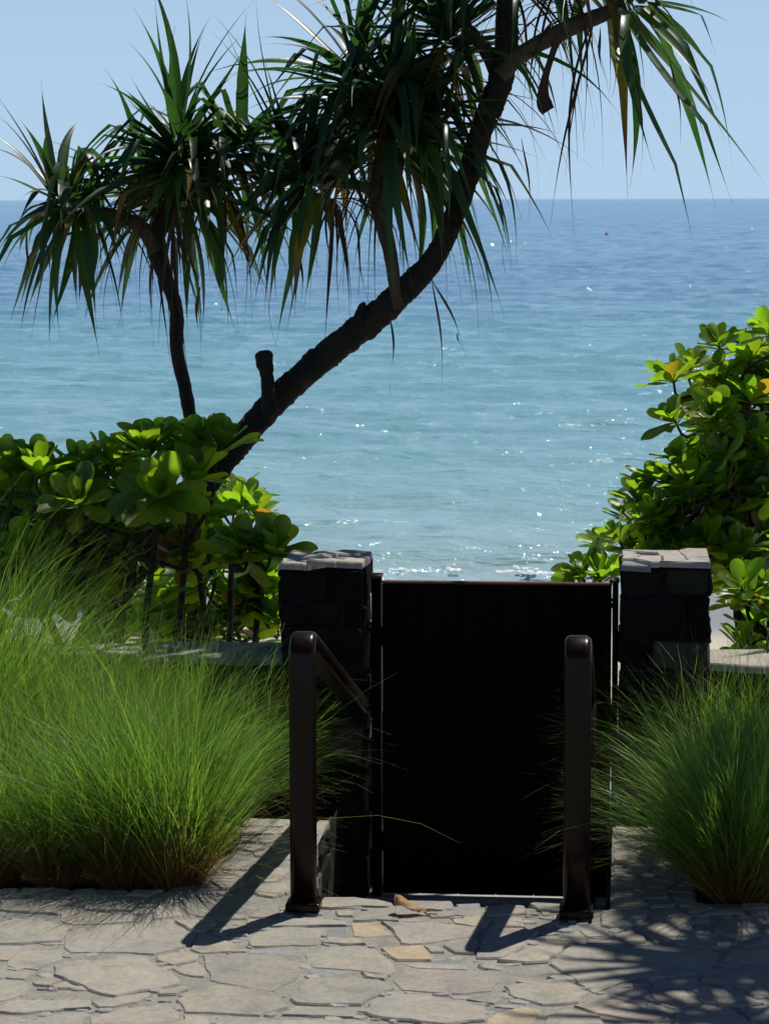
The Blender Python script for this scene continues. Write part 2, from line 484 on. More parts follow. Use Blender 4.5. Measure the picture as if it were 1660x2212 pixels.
well = mesh_obj('stairwell_cheek', V, [(0, 1, 2, 3), (7, 6, 5, 4)], M['core']); well['kind'] = 'structure'
# beach beyond the wall, down to and under the water
V, F = [], []
ys = [12.4, 13, 15, 18, 22, 26, 30, 34, 40, 60]
def beach_z(y): return np.interp(y, [12.4, 14, 34, 60], [-0.3, -0.75, SEA_Z, SEA_Z - 3])
xs = np.linspace(-60, 60, 41)
for y in ys:
    for x in xs:
        V.append((x, y, float(beach_z(y)) + 0.05 * noise.noise(Vector((x * 0.4, y * 0.4, 0)))))
n = len(xs)
for j in range(len(ys) - 1):
    for i in range(n - 1):
        F.append((j * n + i, j * n + i + 1, (j + 1) * n + i + 1, (j + 1) * n + i))
beach = mesh_obj('beach', V, F, M['sand'], smooth=True); beach['kind'] = 'structure'
# sea: one sheet with a finely modelled near part
def sea():
    U = np.linspace(-1, 1, 250); Yv = [30.0]
    while Yv[-1] < 1600: Yv.append(Yv[-1] + 0.16 + (Yv[-1] - 30) * 0.0055)
    Yv = np.array(Yv)
    gu, gy = np.meshgrid(U, Yv)
    gx = gu * (9 + gy * 0.26) - gy * 0.09          # the modelled patch widens offshore
    z = np.zeros_like(gx)
    rg = np.random.default_rng(3)
    for k in range(34):
        wl = 0.55 + 7.0 * rg.random() ** 2.0; ang = rg.normal(0, 0.5); ph = rg.uniform(0, 6.28)
        a = 0.0068 * wl ** 0.65
        ph2 = 1.3 * np.sin(gx * rg.uniform(0.05, 0.3) + gy * rg.uniform(0.05, 0.2) + ph)
        s = np.sin(2 * math.pi / wl * (gx * math.sin(ang) + gy * math.cos(ang)) + ph + ph2)
        z += a * (s + 0.35 * np.abs(s))
    edge = np.clip((gy - 30) / 6, 0.15, 1) * np.clip((1600 - gy) / 500, 0, 1) * np.clip((1.0 - np.abs(gu)) * 12, 0, 1)
    z = SEA_Z + (z - 0.03) * edge
    nx, ny = len(U), len(Yv)
    V = np.stack([gx, gy, z], -1).reshape(-1, 3)
    i, j = np.meshgrid(np.arange(nx - 1), np.arange(ny - 1))
    a = (j * nx + i).ravel()
    Q = np.stack([a, a + 1, a + nx + 1, a + nx], -1)
    me = quads_mesh('sea', V, Q, M['sea'], smooth=True)
    o = link(bpy.data.objects.new('sea', me)); o['kind'] = 'structure'
    B = 40000
    Z = SEA_Z - 0.02
    def hx(y, u): return u * (9 + y * 0.26) - y * 0.09
    l0, r0, l1, r1 = hx(30, -1), hx(30, 1), hx(1600, -1), hx(1600, 1)
    v = [(l0, 30, Z), (r0, 30, Z), (r1, 1600, Z), (l1, 1600, Z), (-B, 30, Z), (B, 30, Z), (B, B, Z), (-B, B, Z)]
    f = [(4, 0, 3, 7), (1, 5, 6, 2), (3, 2, 6, 7)]
    o2 = mesh_obj('open_sea', v, f, M['sea']); o2['kind'] = 'structure'
sea()
def foam():
    V, F = [], []
    def cells(y0, y1, sx, sy, th, amp, seed, x0=-9, x1=4):
        y = y0
        while y < y1:
            x = x0
            while x < x1:
                wy = y + 0.5 * noise.noise(Vector((x * 0.25, seed, 0)))
                m = noise.noise(Vector((x * 1.1, y * 1.6, seed))) + 0.55 * noise.noise(Vector((x * 4, y * 6, seed + 3)))
                fall = 1 - abs((y - (y0 + y1) / 2) / ((y1 - y0) / 2))
                if m + fall * 0.55 > th:
                    k = len(V)
                    h = SEA_Z + 0.022 + 0.2 * amp * max(0.0, m)
                    for (a, b) in ((0, 0), (sx, 0), (sx, sy), (0, sy)):
                        V.append((x + a + R.uniform(-.2, .2) * sx, wy + b + R.uniform(-.2, .2) * sy, h + R.uniform(-0.01, 0.01)))
                    F.append((k, k + 1, k + 2, k + 3))
                x += sx
            y += sy
    cells(32.6, 34.4, 0.07, 0.08, 0.62, 0.10, 1.0)
    cells(35.0, 36.4, 0.07, 0.05, 0.74, 0.05, 5.0)
    o = mesh_obj('foam', V, F, M['foam']); o['kind'] = 'stuff'
    tag(o, 'white foam of small waves breaking on the sand', 'foam')
foam()

def glint_facets():  # added facets, aimed between sun and viewer to make the sea glints
    V, F = [], []
    rg = random.Random(21)
    hv = (SUN + Vector((0.0, -1.0, 0.04)).normalized()).normalized()
    for i in range(640):
        y = 38 + 420 * rg.random() ** 2.6
        x = rg.uniform(-1, 1) * (4 + y * 0.2) - y * 0.09
        if rg.random() < 0.10: y = rg.uniform(37, 39.5); x = rg.uniform(-3.5, 0.6)
        s = (0.006 + 0.00014 * y) * rg.uniform(0.35, 1.4)
        nrm = (hv + Vector((rg.gauss(0, .10), rg.gauss(0, .10), rg.gauss(0, .06)))).normalized()
        a = nrm.cross(Vector((0, 0, 1))).normalized(); b = nrm.cross(a)
        c = Vector((x, y, SEA_Z + 0.05 + s * 0.5))
        k = len(V)
        m = 6
        for q in range(m):
            an = 6.283 * q / m
            V.append(c + a * math.cos(an) * s * rg.uniform(0.6, 1.2) * 1.9 + b * math.sin(an) * s * rg.uniform(0.5, 1.0))
        F.append(tuple(k + q for q in range(m)))
    o = mesh_obj('glint_facets', V, F, M['glint']); o['kind'] = 'stuff'
    tag(o, 'flat facets added on the sea, tilted to mirror the sun as glints', 'glint_facets')
glint_facets()

# ------------------------------------------------------------------ flagstones
def stone_prism(poly, z, thick, tilt=0.003, shrink=0.004, rough=0.009, sub=0.035):
    """poly: xy list (any winding). Returns verts, faces of a slab with a broken edge."""
    area = sum(poly[i][0] * poly[(i + 1) % len(poly)][1] - poly[(i + 1) % len(poly)][0] * poly[i][1] for i in range(len(poly))) / 2
    if area < 0: poly = poly[::-1]
    c = Vector((sum(p[0] for p in poly) / len(poly), sum(p[1] for p in poly) / len(poly), 0))
    pts = []
    for i, p in enumerate(poly):
        a = Vector((p[0], p[1], 0)); b = Vector((*poly[(i + 1) % len(poly)][:2], 0))
        m = max(1, int((b - a).length / sub))
        for k in range(m): pts.append(a.lerp(b, k / m))
    out = []
    for p in pts:
        d = (p - c); L = max(d.length, 1e-4)
        w = rough * (noise.noise(p * 14) * 1.2 + noise.noise(p * 45))
        out.append(c + d * max(0.4, (L - shrink + w) / L))
    tx, ty = R.gauss(0, tilt), R.gauss(0, tilt)
    def zz(p): return z + (p.x - c.x) * tx * 3 + (p.y - c.y) * ty * 3 + 0.0025 * noise.noise(p * 6)
    V, F = [], []
    nn = len(out)
    b = min(0.006, thick * 0.4)
    for (inset, dz) in ((-0.003, -thick), (0.0, -b), (b * 0.9, 0.0)):
        for p in out:
            d = (p - c); L = max(d.length, 1e-4)
            q = c + d * max(0.2, (L - inset) / L)
            V.append(Vector((q.x, q.y, zz(q) + dz)))
    for r in range(2):
        for i in range(nn):
            i2 = (i + 1) % nn
            F.append((r * nn + i, r * nn + i2, (r + 1) * nn + i2, (r + 1) * nn + i))
    F.append(tuple(2 * nn + i for i in range(nn)))
    return V, F
def clip(poly, n, d):
    """keep the side where n.p <= d"""
    out = []
    for i in range(len(poly)):
        a, b = poly[i], poly[(i + 1) % len(poly)]
        fa, fb = n[0] * a[0] + n[1] * a[1] - d, n[0] * b[0] + n[1] * b[1] - d
        if fa <= 0: out.append(a)
        if (fa < 0 < fb) or (fb < 0 < fa):
            t = fa / (fa - fb); out.append((a[0] + (b[0] - a[0]) * t, a[1] + (b[1] - a[1]) * t))
    return out
def voronoi(region, seeds):
    cells = []
    for i, s in enumerate(seeds):
        poly = list(region)
        for j, q in enumerate(seeds):
            if i == j: continue
            dx, dy = q[0] - s[0], q[1] - s[1]
            if dx * dx + dy * dy > 4: continue
            poly = clip(poly, (dx, dy), (dx * (q[0] + s[0]) + dy * (q[1] + s[1])) / 2)
            if len(poly) < 3: break
        if len(poly) >= 3: cells.append(poly)
    return cells
STONES_A = """0,180 240,168 430,180 420,230 350,262 180,255 0,238|430,148 680,142 685,190 500,212 430,205|g690,158 910,145 930,190 780,195 690,185|505,215 700,190 830,205 800,245 600,245 500,238
360,255 400,240 580,248 800,268 810,300 640,318 440,325 360,300|g0,255 180,262 270,272 270,295 100,290 0,290|g270,268 340,280 345,305 280,300|-60,300 150,295 380,320 410,345 390,395 370,425 130,440 -60,440
440,345 600,320 800,320 850,310 1020,290 1130,360 1190,395 1110,455 930,505 700,490 420,490 375,460 380,410|890,220 1000,205 1060,215 1130,265 1000,285 910,290|1065,200 1200,150 1500,150 1600,180 1540,240 1480,290 1300,290 1140,265
1040,300 1290,290 1300,320 1230,370 1130,355|1150,450 1200,375 1260,380 1400,430 1400,490 1200,495 1130,475|930,515 1100,480 1200,505 1190,540 1030,575 920,540|1010,580 1190,540 1240,600 1230,640 1090,625
1210,505 1475,500 1720,505 1815,520 1810,600 1790,650 1640,722 1430,690 1255,655|440,545 700,535 880,520 930,560 1000,590 1090,650 1080,680 900,715 700,755 610,745 450,685 320,625 310,570|40,545 120,480 280,470 370,480 400,530 270,570 230,595 30,570
-60,450 120,445 130,475 50,540 -60,530|g135,445 360,430 365,470 140,468|g400,500 830,500 920,515 830,530 480,530|-60,585 200,595 240,605 150,650 -60,635|-60,645 150,660 190,690 150,735 50,775 -60,790|190,670 300,630 390,655 300,692 200,688
310,690 395,665 460,690 470,712 330,708|g190,730 300,715 480,720 590,745 540,768 200,770|20,800 100,775 540,780 545,825 400,835 150,860 -60,845|555,790 700,760 900,730 930,740 830,790 680,820 580,825|930,720 1130,690 1140,710 1060,745 940,750
1150,720 1300,690 1640,730 1700,770 1720,820 1560,870 1380,860 1100,850 1050,780|545,870 760,820 1000,795 1080,840 1090,890 1000,930 530,935|150,915 250,870 400,845 530,840 510,910 480,935 150,940|-60,860 130,875 140,940 -60,940|1100,885 1100,860 1260,870 1270,940 950,940 |1290,880 1600,875 1640,940 1280,940
-60,120 40,125 20,155 -60,158|g60,140 330,145 420,150 400,165 80,165"""
STONES_B = """430,195 460,165 650,158 790,175 890,195 850,215 700,215 500,230 440,225|g445,285 470,235 520,235 500,290|525,240 660,245 650,275 540,275|g570,222 700,218 690,245 580,240|640,295 720,235 900,215 920,300 790,300 640,305|905,180 1230,185 1245,230 1180,245 990,235
g1260,185 1410,180 1410,210 1265,230|g1270,235 1400,235 1400,260 1290,265|1060,245 1250,240 1270,275 1100,285|1425,215 1560,205 1670,215 1680,260 1600,265 1440,275|1230,290 1400,265 1470,295 1460,330 1420,345 1240,315|0,290 200,285 440,290 600,305 600,330 330,335 0,335
15,410 60,370 230,335 465,340 460,400 440,445 200,455 30,460|g475,340 600,340 620,395 490,400|o620,310 780,305 850,350 885,385 700,400 630,390|440,435 480,400 700,410 715,440 600,445|g725,445 800,400 870,400 890,440 800,455
800,305 900,315 1200,320 1400,340 1380,395 1200,420 1050,440 920,440 890,370|1170,450 1220,415 1390,400 1400,450 1370,500 1250,495|o800,465 1060,450 1110,500 1115,540 900,540 860,520|1060,450 1160,450 1190,490 1110,490|1380,500 1400,430 1480,350 1660,350 1760,370 1650,470 1540,530 1375,530
350,500 380,460 500,445 680,450 790,470 880,540 910,600 870,632 700,600 560,590 400,580 355,550|g0,465 200,460 345,485 330,510 180,500 0,490|g360,590 550,590 670,605 670,635 380,630|680,605 850,635 840,655 700,640|250,770 380,635 650,640 810,655 890,705 780,750 690,805 400,805 290,800
210,865 300,815 690,825 650,880 400,875|870,660 930,600 1000,585 1300,590 1500,600 1530,660 1480,720 1300,740 1170,735 930,715|700,850 740,790 900,725 1100,740 1300,780 1440,810 1430,900 1200,935 750,880|1310,770 1400,745 1550,770 1500,800 1400,790|g920,550 1120,545 1340,560 1330,590 1000,580
0,890 400,890 680,900 680,940 0,940|o1420,920 1500,850 1660,815 1780,830 1730,900 1700,940 1420,940|g700,905 950,905 1200,940 700,940"""
STONES_C = """215,205 240,195 420,205 410,250 270,240|200,240 260,235 280,265 200,270|290,245 350,245 350,270 290,270|g205,285 250,270 340,285 330,335 215,340|360,265 405,255 400,320 350,320|15,280 180,280 200,340 10,335|g600,330 600,270 640,265 640,330 550,340
650,250 780,230 925,235 930,290 860,330 720,345 650,330|510,355 720,345 690,390 570,400|690,395 830,360 920,400 930,430 820,440 780,415|850,350 1000,300 1150,320 1220,370 1190,395 1060,400 980,440 930,400|950,265 1050,220 1200,270 1240,310 1150,335 960,290
340,560 460,460 560,440 820,450 1060,450 1300,470 1380,495 1310,590 1220,625 1000,640 870,640 700,700 600,735 430,620|560,420 690,405 800,435 780,445 560,440|20,545 100,520 380,400 500,410 430,460 330,545 200,560|g40,600 200,580 420,600 420,640 60,670|60,690 430,650 590,735 520,790 300,810 120,760
310,870 450,830 650,870 680,940 300,940|490,810 600,770 700,765 950,820 1090,855 950,905 840,895 620,860|690,750 820,700 900,690 960,720 930,780 830,790|830,690 900,660 950,690 880,690|940,735 1150,705 1250,790 1100,830 1000,815|930,660 1230,640 1240,680 1140,695 970,700
1180,700 1260,690 1500,740 1640,800 1500,820 1270,790|1250,660 1320,590 1440,570 1720,580 1720,700 1450,700|1400,500 1420,470 1720,400 1720,560 1440,555 1380,540|1330,330 1350,290 1720,310 1720,390 1420,400 1330,370|1100,850 1270,800 1450,830 1530,890 1480,940 1080,940|1480,830 1660,820 1720,830 1720,940 1540,890
700,930 850,910 960,930 1060,870 1070,945 700,945|1090,400 1240,390 1330,410 1400,470 1300,465 1080,440"""
STONES_D = """590,200 900,195 1140,205 1145,290 900,285 640,290|1150,210 1570,225 1480,330 1440,380 1150,380 1010,365 1040,300|560,300 870,290 1030,310 980,370 740,360 560,370|500,410 690,400 820,400 780,460 520,450|800,460 850,400 1000,390 1140,440 1000,450 880,470|900,500 960,460 1140,450 1150,530 1000,560
480,520 600,480 850,480 880,530 740,560 620,545|g430,610 520,570 710,580 710,640 560,650|740,570 860,580 840,620 740,610|870,590 1100,560 1150,570 1150,640 1000,650 870,630|780,680 960,660 960,720 820,730|400,690 560,650 770,690 800,740 680,760 400,760|800,760 1000,740 1140,740 1130,780 1000,900 780,900 670,870
390,770 550,760 720,780 660,830 520,810|270,880 330,830 520,830 660,860 660,920 540,970 400,960|740,1010 800,920 1000,910 1120,930 1060,1030 960,1065 800,1040|1050,900 1150,860 1150,1000 1100,1030|150,960 290,990 330,1020 100,1015|320,1000 450,990 540,1030 380,1030|g560,1000 640,980 700,1020 580,1040
690,1270 880,1100 1000,1080 1050,1150 1020,1240 900,1280|1000,1250 1060,1170 1140,1160 1120,1230 1040,1260|g1000,1070 1150,1060 1150,1140 1060,1150|1160,600 1440,600 1420,720 1160,730|1160,750 1420,740 1420,880 1160,880|1150,900 1420,900 1420,1040 1160,1050|1160,400 1430,400 1430,580 1160,580"""
NST = [0]; POLYS = []
def put_stone(poly, kind, z=0.0, thick=0.03, shrink=0.002):
    V, F = stone_prism(poly, z + R.uniform(-0.003, 0.003) - (0.007 if kind == 'slate' else 0), thick, shrink=shrink)
    o = mesh_obj('flagstone', V, F, M[kind], paving)
    NST[0] += 1; POLYS.append(poly)
    return o
for txt, ox, oy, s in ((STONES_A, 0, 1879.8, 0.36), (STONES_B, 531.2, 1879.8, 0.36), (STONES_C, 1062.4, 1879.8, 0.36), (STONES_D, 398.4, 1726.4, 0.2)):
    for ent in txt.replace('\n', '|').split('|'):
        ent = ent.strip()
        kind = 'slate' if ent[0] == 'g' else 'ochre' if ent[0] == 'o' else 'flag'
        ent = ent.lstrip('go')
        poly = []
        for q in ent.split():
            x, y = q.split(',')
            p = at_z(ox + float(x) * s, oy + float(y) * s, 0)
            poly.append((p.x, p.y))
        put_stone(poly, kind)
# the paving goes on outside the picture: left, right, and towards the viewer
bl, br, tl, tr = at_z(-22, 2216, 0), at_z(1682, 2216, 0), at_z(-22, 1922, 0), at_z(1682, 1975, 0)
def region_stones(region, n, sx=1.0):
    xs_ = [p[0] for p in region]; ys_ = [p[1] for p in region]
    seeds = []
    tries = 0
    while len(seeds) < n and tries < 4000:
        tries += 1
        q = (R.uniform(min(xs_), max(xs_)), R.uniform(min(ys_), max(ys_)))
        if all((q[0] - a[0]) ** 2 + (q[1] - a[1]) ** 2 > 0.026 * sx for a in seeds): seeds.append(q)
    for c in voronoi(region, seeds):
        put_stone(c, R.choice(['flag', 'flag', 'flag', 'flag', 'slate', 'ochre']) if R.random() < 0.5 else 'flag', shrink=0.009)
region_stones([(bl.x - 0.9, bl.y), (bl.x, bl.y), (tl.x, tl.y), (tl.x - 0.9, tl.y)], 22)
region_stones([(br.x, br.y), (br.x + 0.9, br.y), (tr.x + 0.9, tr.y), (tr.x, tr.y)], 22)
region_stones([(bl.x - 0.9, bl.y - 1.2), (br.x + 0.9, br.y - 1.2), (br.x + 0.9, br.y - 0.004), (bl.x - 0.9, bl.y - 0.004)], 46)
e0, e1 = at_z(-20, 1941, 0), at_z(360, 1941, 0)
region_stones([(e0.x, e0.y), (e1.x, e1.y), (e1.x, BED_Y + 0.01), (e0.x, BED_Y + 0.01)], 15, 0.3)
e0, e1 = at_z(1480, 1972, 0), at_z(1690, 1977, 0)
region_stones([(e0.x, e0.y), (e1.x, e1.y), (e1.x, BED_Y + 0.01), (e0.x, BED_Y + 0.01)], 16, 0.5)
region_stones([(XR, LIP_Y + 0.02), (XR, PEN_Y), (BED_XR, PEN_Y), (BED_XR, LIP_Y + 0.05)], 40, 0.25)

# ------------------------------------------------------------------ stone masonry
def masonry(parent, face, u0, u1, z0, z1, base, depth=0.03, row=(0.10, 0.19), wid=(0.12, 0.30), name='stone'):
    """stones on a wall face. face: 'front' (towards -Y), 'right' (+X), 'left' (-X), 'back' (+Y); base = coordinate of the mortar plane"""
    z = z0
    while z < z1 - 0.02:
        h = R.uniform(*row)
        if z + h > z1 - 0.05: h = z1 - z
        u = u0 + R.uniform(-0.05, 0)
        while u < u1 - 0.02:
            w = R.uniform(*wid)
            if u + w > u1 - 0.06: w = u1 - u
            a, b = max(u, u0) + 0.006, u + w - 0.006
            if b - a > 0.02:
                d = depth * R.uniform(0.5, 1.15)
                if face == 'front': bm = box_bm(a, b, base - d, base + 0.02, z + 0.006, z + h - 0.006, 0.008, 0.013)
                elif face == 'back': bm = box_bm(a, b, base - 0.02, base + d, z + 0.006, z + h - 0.006, 0.008, 0.013)
                elif face == 'right': bm = box_bm(base - 0.02, base + d, a, b, z + 0.006, z + h - 0.006, 0.008, 0.013)
                else: bm = box_bm(base - d, base + 0.02, a, b, z + 0.006, z + h - 0.006, 0.008, 0.013)
                for v in bm.verts: v.co -= parent.location
                bm_obj(name, bm, M['shaded_stone'], parent)
            u += w
        z += h
def cap_stones(parent, x0, x1, y0, y1, z, n, thick=0.045, over=0.0, name='cap_stone'):
    reg = [(x0 - over, y0 - over), (x1 + over, y0 - over), (x1 + over, y1 + over), (x0 - over, y1 + over)]
    seeds = []
    mind = math.sqrt((x1 - x0) * (y1 - y0) / n) * 0.72
    k = 0
    while len(seeds) < n and k < 6000:
        k += 1
        q = (R.uniform(x0, x1), R.uniform(y0, y1))
        if all(math.hypot(q[0] - a[0], (q[1] - a[1]) * 1.3) > mind for a in seeds): seeds.append(q)
    for c in voronoi(reg, seeds):
        V, F = stone_prism(c, z + R.uniform(-0.008, 0.008), thick, tilt=0.012, shrink=0.003, rough=0.006, sub=0.03)
        mesh_obj(name, [v - parent.location for v in V], F, M['slate' if R.random() < 0.22 else 'cap'], parent)
def pillar(x0, x1, top, label):
    pr = empty('stone_pillar', ((x0 + x1) / 2, (PIL_Y0 + PIL_Y1) / 2, LAND_Z), label, 'pillar', 'stone gate pillars')
    L = pr.location
    bm = box_bm(x0 + 0.02, x1 - 0.02, PIL_Y0 + 0.02, PIL_Y1 - 0.02, LAND_Z - 0.1, top - 0.03, 0)
    for v in bm.verts: v.co -= L
    bm_obj('core', bm, M['core'], pr)
    masonry(pr, 'front', x0, x1, LAND_Z, top - 0.026, PIL_Y0 + 0.025)
    masonry(pr, 'right', PIL_Y0 + 0.02, PIL_Y1 - 0.01, LAND_Z, top - 0.026, x1 - 0.025)
    masonry(pr, 'left', PIL_Y0 + 0.02, PIL_Y1 - 0.01, LAND_Z, top - 0.026, x0 + 0.025)
    masonry(pr, 'back', x0, x1, LAND_Z, top - 0.026, PIL_Y1 - 0.025, wid=(0.18, 0.36), row=(0.16, 0.26))
    cap_stones(pr, x0, x1, PIL_Y0, PIL_Y1, top, 11, thick=0.026)
    return pr
pa, pb = at_y(602, 1216, PIL_Y0), at_y(783, 1214, PIL_Y0)
PLX0, PLX1, PLZ = pa.x, pb.x, pa.z
pillar(PLX0, PLX1, PLZ, 'shade-darkened stone gate pillar with pale sunlit cap beside the left handrail')
pc, pd = at_y(1341, 1216, PIL_Y0), at_y(1534, 1219, PIL_Y0)
PRX0, PRX1, PRZ = pc.x, pd.x, pc.z
pillar(PRX0, PRX1, PRZ, 'shade-darkened stone gate pillar with dappled grey cap below the right-hand shrub')
def low_wall(x0, x1, top, label, y0=10.78, y1=11.08):
    w = empty('stone_wall', ((x0 + x1) / 2, (y0 + y1) / 2, -0.05), label, 'wall', 'low garden walls')
    bm = box_bm(x0, x1, y0 + 0.02, y1 - 0.02, -0.3, top - 0.03, 0)
    for v in bm.verts: v.co -= w.location
    bm_obj('core', bm, M['core'], w)
    masonry(w, 'front', x0, x1, -0.05, top - 0.05, y0 + 0.025, wid=(0.18, 0.42), row=(0.10, 0.2))
    masonry(w, 'back', x0, x1, -0.3, top - 0.05, y1 - 0.025, wid=(0.3, 0.5), row=(0.2, 0.3))
    cap_stones(w, x0, x1, y0, y1, top, int((x1 - x0) * 9), thick=0.032, over=0.02)
    return w
wl = at_y(300, 1413, 10.78).z
low_wall(at_y(-260, 1400, 10.8).x, PLX0 - 0.003, wl, 'low stone wall with layered pale slab top half hidden by grass')
wr = at_y(1600, 1432, 10.78).z
low_wall(PRX1 + 0.003, PRX1 + 1.5, wr, 'low stone wall with pale flat cap running right from the pillar')

masonry(well, 'right', LIP_Y + 0.02, PEN_Y - 0.01, LAND_Z, -0.034, XL - 0.006, depth=0.02, row=(0.09, 0.16), wid=(0.12, 0.3))
masonry(well, 'left', LIP_Y + 0.02, PEN_Y - 0.01, LAND_Z, -0.034, XR + 0.006, depth=0.02, row=(0.09, 0.16), wid=(0.12, 0.3))
def chips():
    V, F = [], []
    n = 0
    for t_ in range(9000):
        q = (R.uniform(tl.x - 0.1, tr.x + 0.1), R.uniform(bl.y - 0.1, LIP_Y - 0.02))
        r = R.uniform(0.010, 0.034)
        if any(inside(q, p) for p in POLYS): continue
        if any((q[0] - c[0]) ** 2 + (q[1] - c[1]) ** 2 < (c[2] + r) ** 2 * 0.6 for c in DONE): continue
        DONE.append((q[0], q[1], r))
        m = R.randint(5, 7); a0 = R.random() * 6.28; st = R.uniform(1.0, 1.9)
        pl = [(q[0] + math.cos(a0 + 6.283 * k / m) * r * R.uniform(0.7, 1.1) * st, q[1] + math.sin(a0 + 6.283 * k / m) * r * R.uniform(0.7, 1.1)) for k in range(m)]
        v, f = stone_prism(pl, R.uniform(-0.005, 0.001), 0.02, 0.02, 0.001, 0.004, 0.03)
        k0 = len(V); V += v; F += [tuple(x + k0 for x in ff) for ff in f]
        n += 1
        if n > 200: break
    o = mesh_obj('stone_chips', V, F, M['chip'], paving); o['kind'] = 'stuff'
DONE = []
def inside(p, poly):
    c = False
    for i in range(len(poly)):
        a, b = poly[i], poly[i - 1]
        if (a[1] > p[1]) != (b[1] > p[1]) and p[0] < (b[0] - a[0]) * (p[1] - a[1]) / (b[1] - a[1]) + a[0]: c = not c
    return c
chips()

# ------------------------------------------------------------------ gate
gx0, gx1 = at_y(825, 1256, GATE_Y).x, at_y(1320.5, 1260, GATE_Y).x
gtop = at_y(1000, 1256, GATE_Y).z
gbot = LAND_Z + 0.026
gate = empty('garden_gate', ((gx0 + gx1) / 2, GATE_Y, LAND_Z), 'closed shade-darkened brown gate of flat vertical boards between two stone pillars', 'gate')
def gpart(name, x0, x1, y0, y1, z0, z1, mat, bev=0.003):
    bm = box_bm(x0, x1, y0, y1, z0, z1, bev)
    for v in bm.verts: v.co -= gate.location
    return bm_obj(name, bm, mat, gate)
nb = 6
bw = (gx1 - gx0) / nb
for i in range(nb):
    gpart('board', gx0 + i * bw + 0.0006, gx0 + (i + 1) * bw - 0.0006, GATE_Y - 0.012 + (i % 2) * 0.0008, GATE_Y + 0.012, gbot, gtop - 0.012, M['gate'])
gpart('backing_sheet', gx0 + 0.0015, gx1 - 0.0015, GATE_Y + 0.0125, GATE_Y + 0.0155, gbot, gtop - 0.012, M['gate'], 0)
gpart('top_rail', gx0 - 0.002, gx1 + 0.002, GATE_Y - 0.02, GATE_Y + 0.02, gtop - 0.010, gtop, M['rust'])
for z in (gbot + 0.15, gtop - 0.25):
    gpart('back_rail', gx0 + 0.01, gx1 - 0.01, GATE_Y + 0.017, GATE_Y + 0.05, z, z + 0.06, M['gate'])
gpart('lock_plate', gx0 + 0.03, gx0 + 0.07, GATE_Y - 0.018, GATE_Y - 0.0135, 0.30, 0.42, M['gate'])
for px0, px1, ptop, lab in ((798, 823, 1243, 'slim rust brown steel post at the latch side of the gate'), (1319, 1337, 1253, 'slim rust brown steel post at the hinge side of the gate')):
    a, b = at_y(px0, ptop, GATE_Y - 0.03), at_y(px1, ptop, GATE_Y - 0.03)
    po = empty('gate_post', ((a.x + b.x) / 2, GATE_Y, LAND_Z), lab, 'gate post', 'steel posts either side of the gate')
    bm = box_bm(a.x + 0.006, b.x - 0.004, GATE_Y - 0.03, GATE_Y + 0.05, LAND_Z, a.z - 0.012, 0.002)
    for v in bm.verts: v.co -= po.location
    bm_obj('shaft', bm, M['gate'], po)
    bm = box_bm(a.x, b.x, GATE_Y - 0.036, GATE_Y + 0.056, a.z - 0.0115, a.z, 0.002)
    for v in bm.verts: v.co -= po.location
    bm_obj('cap_plate', bm, M['rust'], po)
    for z in (LAND_Z + 0.2, a.z - 0.3):
        bm = box_bm(b.x - 0.004, b.x + 0.003, GATE_Y + 0.014, GATE_Y + 0.03, z, z + 0.08, 0.001)
        for v in bm.verts: v.co -= po.location
        bm_obj('hinge', bm, M['gate'], po)
sill = bm_obj('threshold', box_bm(XL + 0.02, XR - 0.02, GATE_Y - 0.045, GATE_Y + 0.16, LAND_Z - 0.02, LAND_Z + 0.014, 0.004), M['concrete'])
tag(sill, 'pale concrete threshold strip under the gate', 'threshold')

